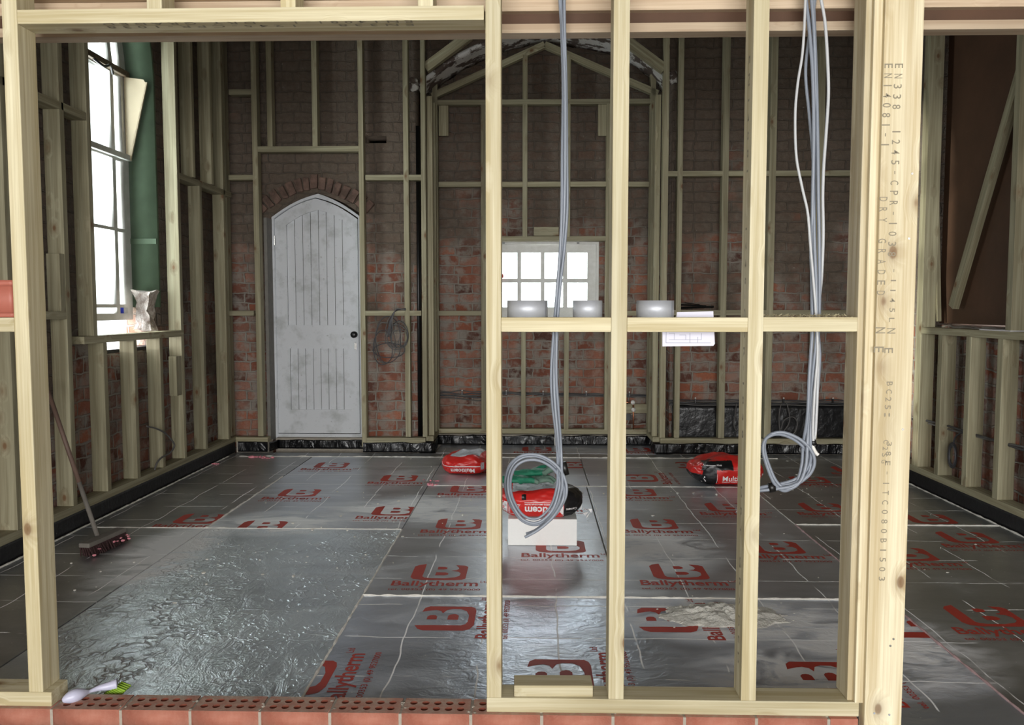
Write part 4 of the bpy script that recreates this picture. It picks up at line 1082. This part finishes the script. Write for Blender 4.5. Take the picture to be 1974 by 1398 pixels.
# second bundle right
Yc2 = YF+D1+.04
m2 = px3([(1560,-95),(1562,-12),(1568,60),(1572,150),(1572,260),(1570,380),(1570,470),(1572,560),(1573,640),(1567,720),(1562,800),(1557,850),(1554,890),(1550,915)], Yc2)
loopA = px3([(1556,845),(1555,895),(1545,925),(1524,940),(1508,938)], Yc2)
st = []
for i, (dx, m_) in enumerate(((-.009, M_cable),(.0, M_cable),(.009, M_cable))):
    pts = [p+V((dx*(1+.5*math.sin(k*.9+i)), .008*math.cos(k+i*2), 0)) for k, p in enumerate(m2[:11])]
    loop_ = px3([(1556,850),(1552,895),(1540,928),(1518,942),(1498,930),(1484,900),(1475,865),(1482,842),(1508,834),(1540,846),(1562,868),(1568,893),(1556,918),(1530,932),(1505,937),(1478,941),(1452,945)], Yc2)
    if i == 2: loop_ = loop_[:1]+px3([(1558,890),(1548,915),(1528,930),(1505,937),(1478,941),(1452,945)], Yc2)
    pts += [p+V((dx*.9, .01*math.cos(k*.7+i*2), dx*.7)) for k, p in enumerate(loop_)]
    st.append((pts, .0056, M_cable))
# two slack outer strands, and a whitish one with a taped end
o1 = px3([(1557,-95),(1553,-12),(1550,60),(1546,110),(1538,160),(1533,220),(1535,300),(1546,360),(1557,410),(1562,470),(1568,540),(1573,610),(1576,680),(1570,760),(1567,830),(1568,850)], Yc2-.012)
o2 = px3([(1572,-95),(1581,-12),(1590,40),(1595,110),(1597,180),(1593,250),(1588,320),(1586,380),(1587,450),(1584,530),(1578,600),(1577,690),(1575,770),(1572,830),(1569,850)], Yc2+.012)
o3 = px3([(1568,-95),(1572,-12),(1560,70),(1553,140),(1560,220),(1567,300),(1570,400),(1563,480),(1568,560),(1578,650),(1580,700),(1573,780),(1562,840)], Yc2+.02)
st += [(o1, .0042, M_cable_w), (o2, .0050, M_cable_w), (o3, .0050, M_cable)]
st.append((px3([(1565,858),(1572,872),(1577,877)], Yc2-.004), .006, M_fit))
cable('cable_coil', 'grey and white cable bundle hanging at the right, coiled beside the torn cement bag', st,
      [(hit(1566,849,Y=Yc2-.002), hit(1569,858,Y=Yc2-.002), .010), (hit(1481,941,Y=Yc2), hit(1493,939,Y=Yc2), .016)])

# ================================================================ BAGS
def pillow(Lx, Ly, Lz, seed, dent=.12, ex=.42, n=26):
    """sack body as a rounded cushion resting on z=0"""
    bm = bmesh.new(); bmesh.ops.create_cube(bm, size=2); bmesh.ops.subdivide_edges(bm, edges=bm.edges, cuts=n, use_grid_fill=True)
    for v in bm.verts:
        u = v.co.copy(); s = V([math.copysign(abs(c)**1.0, c) for c in u])
        nrm = (abs(u.x)**4.5+abs(u.y)**3.6+abs(u.z)**2.9)**(1/3.6); q = u/nrm if nrm else u
        taper = 1-.22*abs(q.x)**5
        p = V((q.x*Lx/2, q.y*Ly/2*taper, q.z*Lz/2*(1-.30*abs(q.x)**4)))
        k = noise.noise(V((p.x*6+seed, p.y*7, p.z*4)))+.45*noise.noise(V((p.x*17+seed, p.y*15, p.z*22)))
        if q.z > -.2: p.z += dent*Lz*k
        p.y += .05*Ly*noise.noise(V((p.x*8, seed, p.z*12)))
        p += p.normalized()*.006*noise.noise(V((p.x*45+seed, p.y*45, p.z*60)))
        p.z = max(p.z+Lz/2, .0); v.co = p
    return bm
def wrapped(bm_flat, body, dirn, off=.0012, cuts=True):
    """lay flat artwork on a bag surface by shooting each point along dirn"""
    tri = BVHTree.FromBMesh(body)
    if cuts:
        bmesh.ops.triangulate(bm_flat, faces=bm_flat.faces)
        for _ in range(6):
            long_ = [e for e in bm_flat.edges if e.calc_length() > .016]
            if long_: bmesh.ops.subdivide_edges(bm_flat, edges=long_, cuts=1)
            bmesh.ops.triangulate(bm_flat, faces=bm_flat.faces)
    d = V(dirn).normalized(); dead = []
    for v in bm_flat.verts:
        h = tri.ray_cast(v.co-d*1.0, d)
        if h[0] is None: dead.append(v)
        else: v.co = h[0]-d*off
    bmesh.ops.delete(bm_flat, geom=dead, context='VERTS'); return bm_flat
def fronttext(s, x, z, w_, h_, flip, bold=.02):
    bm = text_bm(s, w_, h_, bold=bold)
    return xf(bm, axisM((x, 0, z), (-1,0,0) if flip else (1,0,0), (0,0,-1) if flip else (0,0,1), (0,1,0) if not flip else (0,1,0)))
def cement_bag(loc, rz, dims, seed, label, black, flip, extras, dent=.12):
    e = empty('cement_bag', loc, label, 'cement bag', 'red and black bags of cement')
    M = Matrix.Translation(loc) @ Matrix.Rotation(rz, 4, 'Z')
    body = pillow(*dims, seed, dent)
    for f in body.faces:
        c = f.calc_center_median(); f.material_index = 1 if black(c) else 0
    for nm, fn, m_ in extras:
        art, d = fn(); art = wrapped(art, body, d, .0028 if nm == 'grey_label' else .0014)
        if len(art.faces): obj(nm, art, m_, e, M)
        else: art.free()
    obj('sack', body, [M_bagred, M_bagblack], e, M, True)
    return e, M
def rectart(x0, x1, z0, z1): 
    def f():
        bm = bmesh.new(); vs = [bm.verts.new(p) for p in ((x0,0,z0),(x1,0,z0),(x1,0,z1),(x0,0,z1))]; bm.faces.new(vs); return bm, (0,1,0)
    return f
def toprect(pts):
    def f():
        bm = bmesh.new(); bm.faces.new([bm.verts.new((x,y,0)) for x, y in pts]); return bm, (0,0,-1)
    return f
def txt(s, x, z, w_, h_, flip, bold=.02): return lambda: (fronttext(s, x, z, w_, h_, flip, bold), (0,1,0))
# polystyrene block and the bag stacked on it
a = hit(979, 1052, Z=0); b = hit(1112, 1052, Z=0)
H_eps = hit(1045, 1001, Y=a.y).z
bw = b.x-a.x; o = put('polystyrene_block', box(a.x, b.x, a.y, a.y+.24, .001, H_eps, .004), M_eps)
tag(o, 'plain white polystyrene block under the middle cement bag', 'foam block')
S = (b.x-a.x)/133
bl = (1134-966)*S*.98
zt_ = H_eps
def barcode(x0, x1, z0, z1):
    def f():
        bm = bmesh.new()
        n = 11
        for i in range(n):
            u = x0+(x1-x0)*i/n; q = [bm.verts.new(p) for p in ((u,0,z0),(u+(x1-x0)/n*(.35+.3*(i % 3)/2),0,z0),(u+(x1-x0)/n*(.35+.3*(i % 3)/2),0,z1),(u,0,z1))]; bm.faces.new(q)
        return bm, (0,1,0)
    return f
hb = .172; x_e = bl/2
cement_bag((a.x-.045+bl/2-.012, a.y+.13, zt_+.001), R(0), (bl, .33, hb), 2.0,
  'red cement bag with gloves on top, stacked on the white polystyrene block',
  lambda c: c.x > bl*.265, True,
  [('white_edge_line', rectart(bl*.26, bl*.265, .0, hb), M_bagwhite), ('brand_text', txt('Multicem', -.0+.02, .055, .215, .046, True, .03), M_bagwhite),
   ('small_text', txt('CEMENT NEEDS IMAGINATION', .02, .090, .215, .009, True), M_bagwhite), ('thin_line', rectart(-.09,.128,.100,.1025), M_bagwhite),
   ('white_label', rectart(-bl*.445, -bl*.385, .035, .10), M_bagwhite), ('label_bars', barcode(-bl*.435, -bl*.395, .042, .093), M_baggrey),
   ('white_edge_line', rectart(-bl*.36, -bl*.355, .0, hb*.9), M_bagwhite), ('small_text', txt('Cement', bl*.36, .06, .06, .014, True), M_bagwhite),
   ('black_mark', rectart(-.105, -.080, .115, .150), M_bagblack),
   ('grey_label', toprect([(-bl*.33,-.115),(bl*.26,-.115),(bl*.26,.10),(-bl*.33,.10)]), M_baggrey),
   ('white_outline', lambda: (xf(shape([[(-.035,-.03),(.03,-.03),(.034,-.02),(.026,-.015),(.026,.02),(.034,.03),(.01,.03),(.008,.02),(-.004,.02),(-.006,.03),(-.035,.03)],[(-.031,-.026),(.026,-.026),(.028,-.021),(.022,-.017),(.022,.022),(.027,.026),(.013,.026),(.011,.016),(-.008,.016),(-.010,.026),(-.031,.026)]], .0001), axisM((-.145,0,.06),(1,0,0),(0,0,1),(0,-1,0))), (0,1,0)), M_bagwhite)], .10)
bagx = a.x-.045+bl/2-.012
# torn white paper corner at the right end
def tuft(loc, n, s, mat, parent=None):
    bm = bmesh.new()
    for i in range(n):
        p = V(loc)+V((random.uniform(-s,s)*.5, random.uniform(-s,s)*.4, random.uniform(-s,s)*.7))
        q = [V((random.uniform(-1,1), random.uniform(-.5,.5), random.uniform(-1,1)))*s*.6+p for _ in range(3)]
        vs = [bm.verts.new(x) for x in q]; bm.faces.new(vs)
        vs2 = [bm.verts.new(x+V((0,.0015,0))) for x in q[::-1]]; bm.faces.new(vs2)
    return bm
for (px, py, Yt, s) in ((1126,983,a.y+.06,.045),):
    e2 = [o for o in C.objects if o.name.startswith('cement_bag')][-1]
    obj('torn_corner', tuft(hit(px,py,Y=Yt), 7, s, None), M_bagwhite, e2)
# rear left bag
a1 = hit(850, 918, Z=0); b1 = hit(936, 918, Z=0); l1_ = b1.x-a1.x+.03
h1 = .155
e1_, M1 = cement_bag(((a1.x+b1.x)/2+.01, a1.y+.20, .001), R(-4), (l1_, .42, h1), 5.0,
  'red cement bag with grey top label lying on the floor rear left of centre',
  lambda c: False, True,
  [('brand_text', txt('Multicem', .0, .042, .19, .036, True, .03), M_bagwhite), ('white_edge_line', rectart(-l1_*.47, l1_*.36, .073, .080), M_bagwhite),
   ('white_label', rectart(l1_*.37, l1_*.43, .045, .105), M_baggrey), ('torn_corner', rectart(-l1_*.5, -l1_*.47, .05, .11), M_bagwhite),
   ('grey_label', toprect([(-l1_*.30,-.11),(-.05,-.15),(.06,-.14),(l1_*.27,-.14),(l1_*.38,.10),(l1_*.1,.15),(-l1_*.15,.13)]), M_baggrey)], .16)
# right torn bag
a2 = hit(1357, 939, Z=0); b2 = hit(1476, 937, Z=0)
l2_ = b2.x-a2.x+.07; h2 = .20
def blk(c): return (c.x < -l2_*.20 and c.z < .155 and not (c.x < -l2_*.40 and c.z > .09)) or (c.x < l2_*.02 and .125 < c.z and c.y < -.03 and c.x > -l2_*.38 and c.z < .19)
e3, M3 = cement_bag(((a2.x+b2.x)/2-.04, a2.y+.19, .001), R(3), (l2_+.02, .40, h2), 9.0,
  'torn red and black cement bag on the floor beside the right cable coil', blk, False,
  [('brand_text', txt('Multicem', .04, .062, .22, .040, False, .015), M_bagwhite), ('small_text', txt('CEMENT NEEDS IMAGINATION', .04, .034, .22, .008, False), M_bagwhite),
   ('brand_text', lambda: (xf(text_bm('Multi', .07, .03, bold=.01), axisM((.07,0,.135),(-.25,0,.97),(-.97,0,-.25),(0,-1,0))), (0,1,0)), M_bagwhite),
   ('white_edge_line', rectart(-l2_*.205, -l2_*.20, .0, .10), M_bagwhite), ('white_label', rectart(l2_*.37, l2_*.42, .03, .08), M_bagwhite),
   ('white_label', rectart(l2_*.44, l2_*.48, .04, .09), M_bagwhite), ('small_text', txt('Cement Plus', -.14, .163, .13, .012, False), M_bagwhite)], .13)
obj('torn_corner', tuft(hit(1346,905,Y=a2.y+.06), 6, .04, None), M_bagwhite, e3); obj('torn_corner', tuft(hit(1357,928,Y=a2.y-.0), 5, .035, None), M_bagwhite, e3)
# ---- gloves
def glove(base, ang, seed, label, curl, flipx=1):
    sk = []
    rnd = random.Random(seed)
    def seg(bm, pts, rs, flat=.55):
        n0 = len(bm.verts); tube(bm, catmull(pts, 4), [rs[0]+(rs[1]-rs[0])*i/(4*(len(pts)-1)) for i in range(4*(len(pts)-1)+1)], 10)
    bm = bmesh.new()
    # palm and cuff
    seg(bm, [(-.11,0,.0),(-.06,.004,.004),(0,0,.006),(.045,0,.004)], (.040,.040))
    for v in bm.verts: v.co.z *= .42
    for k, (y, l) in enumerate(((-.034,.075),(-.012,.088),(.012,.084),(.034,.066))):
        c = curl*(.4+.6*rnd.random())
        b2_ = bmesh.new(); seg(b2_, [(.035,y*.9,.0),(.05+l*.35,y*1.15,.012*c+.004),(.05+l*.75,y*1.35+.01*rnd.uniform(-1,1),.02*c),(.05+l,y*1.5,-.006+.01*c)], (.0125,.0085))
        m_ = bpy.data.meshes.new('t'); b2_.to_mesh(m_); bm.from_mesh(m_); b2_.free(); bpy.data.meshes.remove(m_)
    b2_ = bmesh.new(); seg(b2_, [(-.03,-.025*flipx,.0),(.0,-.055*flipx,.01),(.03,-.072*flipx,.012),(.05,-.078*flipx,.004)], (.015,.010))
    m_ = bpy.data.meshes.new('t'); b2_.to_mesh(m_); bm.from_mesh(m_); b2_.free()
    me = bpy.data.meshes.new('t2'); bm.to_mesh(me); bm.free()
    o = bpy.data.objects.new('t', me); C.objects.link(o)
    md = o.modifiers.new('r', 'REMESH'); md.mode = 'VOXEL'; md.voxel_size = .004
    bpy.context.view_layer.update(); dg = bpy.context.evaluated_depsgraph_get()
    me2 = bpy.data.meshes.new_from_object(o.evaluated_get(dg)); bpy.data.objects.remove(o)
    bm = bmesh.new(); bm.from_mesh(me2)
    for v in bm.verts: v.co += V((0,0,1))*.004*noise.noise(v.co*40)+v.co.normalized()*.002*noise.noise(v.co*80)
    bmesh.ops.smooth_vert(bm, verts=bm.verts, factor=.5)
    for f in bm.faces: f.material_index = 1 if (f.calc_center_median().x > .03) else 0
    M = Matrix.Translation(base) @ ang @ Matrix.Scale(1.22, 4)
    o = obj('rubber_glove', bm, [M_glove, M_glovepalm], None, M, True)
    tag(o, label, 'glove', 'pair of green gloves'); return o
gz = H_eps+hb+.028
glove((bagx-.085, a.y+.07, gz+.006), Matrix.Rotation(R(8), 4, 'Z')@Matrix.Rotation(R(3),4,'Y'), 1, 'green rubber glove with fingers pointing right, lower one of the pair on the stacked bag', 1.0)
glove((bagx-.015, a.y+.14, gz+.034), Matrix.Rotation(R(-12), 4, 'Z')@Matrix.Rotation(R(-6),4,'Y'), 2, 'green rubber glove lying across the top of the other glove on the stacked bag', 1.6, -1)

# ================================================================ RUBBLE, BROOM, BRUSH
cx, cy = fp(1395, 1188)
bm = bmesh.new(); n = 60
grid_ = [[None]*(n+1) for _ in range(n+1)]
for i in range(n+1):
    for j in range(n+1):
        u, v_ = i/n*2-1, j/n*2-1; r_ = math.hypot(u, v_)
        x = cx+u*.30+.03*noise.noise(V((u*3,v_*3,1))); y = cy+v_*.15
        h = max(0, (1-r_**1.4))*.032*(1+.9*noise.noise(V((u*5,v_*4,0))))+max(0,1-r_)*.012*noise.noise(V((u*18,v_*13,3)))
        edge = .9+.25*noise.noise(V((u*4, v_*4, 7)))
        grid_[i][j] = bm.verts.new((x, y, h if r_ < edge else -.002))
for i in range(n):
    for j in range(n):
        q = [grid_[i][j], grid_[i+1][j], grid_[i+1][j+1], grid_[i][j+1]]
        if any(v.co.z > 0 for v in q): bm.faces.new(q)
bmesh.ops.delete(bm, geom=[v for v in bm.verts if not v.link_faces], context='VERTS')
for i in range(260):
    a_ = random.random()*6.28; rr_ = abs(random.gauss(0,.5)); s_ = random.choice([.004,.005,.007,.012,.018]) if rr_ < .8 else .004
    p = V((cx+math.cos(a_)*rr_*.27, cy+.02+math.sin(a_)*rr_*.15, .012*max(0,1-rr_)+.004)); crumb(bm, p, s_)
tag(put('plaster_rubble', bm, M_rubble), 'swept heap of pale plaster rubble on the foil floor', 'rubble', kind='stuff')
# broom
hc = hit(198, 1046, Z=.045)
tb = hit(186, 1028, Z=.09); tp = hit(100, 775, X=LX+.03)
brm = empty('broom', (hc.x, hc.y, 0), 'old broom with grey head and brown handle leaning on the left wall', 'broom')
dirh = (tp-tb).normalized(); end = tb+dirh*(1.33); end = tp + dirh*.12
bm = bmesh.new(); tube(bm, [tb-dirh*.03, tb.lerp(end,.33)], .0125, 12); hd1 = obj('handle', bm, M_broomwood, brm, Matrix(), True)
bm = bmesh.new(); tube(bm, [tb.lerp(end,.33), end], .0125, 12); obj('handle_top', bm, M_broomhandle, hd1, Matrix(), True)
h0 = hit(160, 1057, Z=.055); h1_ = hit(236, 1024, Z=.055); ax = (h1_-h0).normalized(); lat = V((-ax.y, ax.x, 0))
bm = box(-.165,.165,-.032,.032,0,.026,.008); Mh = axisM((h0+h1_)/2+V((0,0,-.002)), ax, lat, (0,0,1)); hd2 = obj('head', bm, M_broomwood, brm, Mh)
bm = bmesh.new()
for i in range(34):
    for j in range(5):
        x = -.155+.31*i/33; y = -.026+.052*j/4
        tube(bm, [(x, y, .002), (x+random.uniform(-.008,.008), y*1.35-.012+random.uniform(-.008,.008), -.05)], [.005,.0025], 4)
obj('bristles', bm, M_broomhair, hd2, Mh)
bm = bmesh.new()
for (x, y, z) in ((-.15,-.05,-.04),(-.10,-.045,-.02),(.02,-.05,-.015),(.05,-.05,-.02),(.08,-.052,-.01),(.10,-.05,-.03),(.15,-.05,-.02),(.155,-.05,-.035),(.145,-.045,-.01)): crumb(bm, V((x,y,z)), .009)
obj('pink_crumbs', bm, M_pink, hd2, Mh)
# hand brush on the sill
zt_ = BT
hb_ = empty('hand_brush', hit(190, 1345, Z=zt_+.02), 'small lilac hand brush with lime green bristles lying over the brick sill', 'brush')
P = [hit(120,1357,Y=SY0+.035), hit(135,1345,Y=SY0+.05), hit(152,1339,Y=SY0+.07), hit(172,1345,Y=SY0+.10), hit(190,1344,Y=SY0+.125), hit(208,1330,Y=SY0+.14), hit(226,1319,Y=SY0+.15)]
for q in P: q.z = max(q.z, BT+.010)
bm = bmesh.new(); cm = catmull(P, 6); rs_ = []
for i in range(len(cm)):
    t_ = i/(len(cm)-1); rs_.append(.005+.017*math.sin(min(1,t_/.5)*math.pi)*(1 if t_ < .5 else 0)+(.013*(t_-.5)*2 if t_ >= .5 else 0))
tube(bm, cm, rs_, 12); obj('handle', bm, M_lilac, hb_, Matrix(), True)
bm = bmesh.new()
A0 = hit(196,1341,Y=SY0+.13); A1 = hit(226,1322,Y=SY0+.15)
for i in range(10):
    for j in range(4):
        p = A0.lerp(A1, i/9)+V((0,.012*j-.01,.0)); q = p+V((.034,-.004,-.030+.002*i)) ; q.z = max(q.z, .004)
        tube(bm, [p, q], [.0028,.0042], 5)
obj('bristles', bm, M_bristle, hb_, Matrix(), True)

# ================================================================ SMALL CABLES AND PIPES
def wires(name, label, lst, cat='cable', group=None, clips=()):
    e = empty(name, lst[0][0][0], label, cat, group)
    for pts, r, m_ in lst:
        bm = bmesh.new(); tube(bm, catmull(pts, 8), r, 6); obj('wire', bm, m_, e, Matrix(), True)
    for p in clips:
        obj('cable_clip', box(p.x-.006, p.x+.006, p.y-.018, p.y+.006, p.z-.03, p.z+.004), M_knob, e)
        bm = bmesh.new(); bmesh.ops.create_uvsphere(bm, u_segments=8, v_segments=6, radius=.008); xf(bm, Matrix.Translation(p+V((0,-.012,.012)))); obj('clip_nail', bm, M_fit, e)
    return e
Yw = YBB-.025
wl_ = []
for k in range(5):
    wl_.append(([hit(848+10*i, 760+4*k*(.2 if i > 8 else .9)-6+ (i/40*8) + 4*noise.noise(V((i*.35, k*2.1, 0))), Y=Yw-.006*k) for i in range(0, 42, 2)], .006, M_cable_d if k % 2 else M_cable_m))
wires('cable_run', 'dark cable run clipped low across the bay brickwork', wl_, clips=[hit(px, 755+i*.8, Y=Yw-.02) for i, px in enumerate((891,976,1047,1130,1213))])
# tangle right of the door
Yt = YR-.03; tg = []
for k, (cx_, cy_, rx_, ry_, m_) in enumerate(((742,660,20,40,M_cable_m),(748,655,24,46,M_cable_d),(766,648,20,22,M_cable_m),(770,645,17,26,M_cable_d),(764,650,22,24,M_cable_m),(738,670,18,34,M_cable_d),(758,640,14,30,M_cable_m),(770,652,15,18,M_cable_m),(750,676,30,14,M_cable_d))):
    ps = [hit(cx_+rx_*math.cos(a_)+3*noise.noise(V((a_,k,0))), cy_+ry_*math.sin(a_)+3*noise.noise(V((a_,k,4))), Y=Yt-.012*math.sin(a_*2+k)-.004*k) for a_ in [2*math.pi*i/14-1.2 for i in range(15)]]
    tg.append((ps, .0042, m_))
for k in range(4):
    tg.append((px3([(748+3*k,650-4*k),(750+2*k,625-2*k),(757+k,606-k),(766,598-k),(782,595+k)], Yt-.02-.004*k), .0055, M_cable_d if k < 3 else M_cable_m))
wires('cable_tangle', 'tangled dark cables hanging over the rail right of the white door', tg)
# rear right: runs and loops over the black sheet
Yk = YRB-.05; k3 = []
for k in range(4): k3.append(([hit(1290+24*i, 772+3*k+3*noise.noise(V((i*.5,k*3,1))), Y=Yk-.006*k) for i in range(15)], .0055, M_cable_m if k % 2 else M_cable_d))
k3.append((px3([(1506,778),(1502,800),(1503,830),(1508,842),(1530,836),(1537,815),(1528,804),(1512,810),(1505,828)], Yk-.03), .005, M_cable_m))
k3.append((px3([(1516,776),(1522,800),(1520,818),(1507,836)], Yk-.03), .005, M_cable_m))
k3.append((px3([(1420,778),(1417,800),(1415,820),(1420,830),(1424,815),(1418,800)], Yk-.03), .005, M_cable_m))
wires('cable_run', 'dark cable run with hanging loops above the tall black sheet', k3, clips=[hit(px, 770, Y=Yk-.02) for px in (1340,1430,1510,1605)])
# left wall loop
Xl = LX+.02
lw = [([hit(*q, X=Xl) for q in ((283,822),(300,826),(318,835),(332,850),(336,860),(328,873),(312,882),(303,892),(298,906))], .0065, M_cable_m)]
wires('cable_loop', 'single grey-brown cable looping out of the left wall studs', lw)
Xr = RX+.06
rw_ = [([hit(*q, X=Xr) for q in ((1760,808),(1790,812),(1830,822),(1870,835),(1920,850),(1974,868),(2020,880))], .009, M_cable_d), ([hit(*q, X=Xr) for q in ((1790,816),(1830,828),(1900,846),(1974,862))], .007, M_cable_m)]
for k in range(3):
    rw_.append(([hit(1836+ (8-k)*math.cos(a_), 878+(24-3*k)*math.sin(a_), X=Xr-.03-.01*k) for a_ in [2*math.pi*i/12 for i in range(13)]], .006, M_cable_d))
rw_.append(([hit(*q, X=Xr-.03) for q in ((1838,855),(1842,843),(1852,835),(1866,830))], .006, M_cable_d))
wires('cable_run', 'black cable run with a small coil threaded through the right wall studs', rw_)
# copper pipes
Yp_ = YB-.01; e = empty('copper_pipe', hit(1222, 828, Y=Yp_), 'thin copper pipework with white plastic elbows in the right corner of the bay', 'pipe')
bm = bmesh.new(); tube(bm, px3([(1196,776),(1222,776)], Yp_), .0075, 10); obj('pipe', bm, M_copper, e, Matrix(), True)
bm = bmesh.new(); tube(bm, px3([(1221,778),(1221,828)], Yp_), .0075, 10); obj('pipe', bm, M_copper, e, Matrix(), True)
for px, py in ((1220,776),(1221,790)):
    bm = bmesh.new(); p = hit(px, py, Y=Yp_); tube(bm, [p+V((-.02,0,0)), p+V((.02,0,0))], .014, 10); tube(bm, [p+V((0,0,-.02)), p+V((0,0,.02))], .013, 10); obj('elbow', bm, M_fit, e, Matrix(), True)
p = hit(1211, 804, Y=YBB-.01); bm = lathe([(.03,0),(.034,.004),(.034,.012),(.012,.012)], 16)
tag(obj('wall_outlet', bm, M_blacktape, None, axisM(p,(1,0,0),(0,0,1),(0,-1,0))), 'round black pipe outlet in bay brickwork beside the copper pipe', 'outlet')
# black tube put in for the dark gap beside the bay's left jamb
bm = bmesh.new(); p = hit(806, 500, Y=YRB+.02); tube(bm, [(p.x-.0, YRB+.03, .0), (p.x, YRB+.03, 3.0)], .025, 12)
tag(put('dark_gap_tube', bm, M_blacktape, smooth=True), 'slim black tube standing in for the dark gap at the left jamb of the bay', 'pipe')
# white pipe stub on the bay floor
a = hit(1071, 860, Y=YB-.06); bm = bmesh.new(); tube(bm, [(a.x, YB-.06, .002), (a.x, YB-.06, hit(1071,838,Y=YB-.06).z)], .014, 10)
tag(put('pipe_stub', bm, M_fit, smooth=True), 'short white pipe stub standing at the foot of the bay', 'pipe')
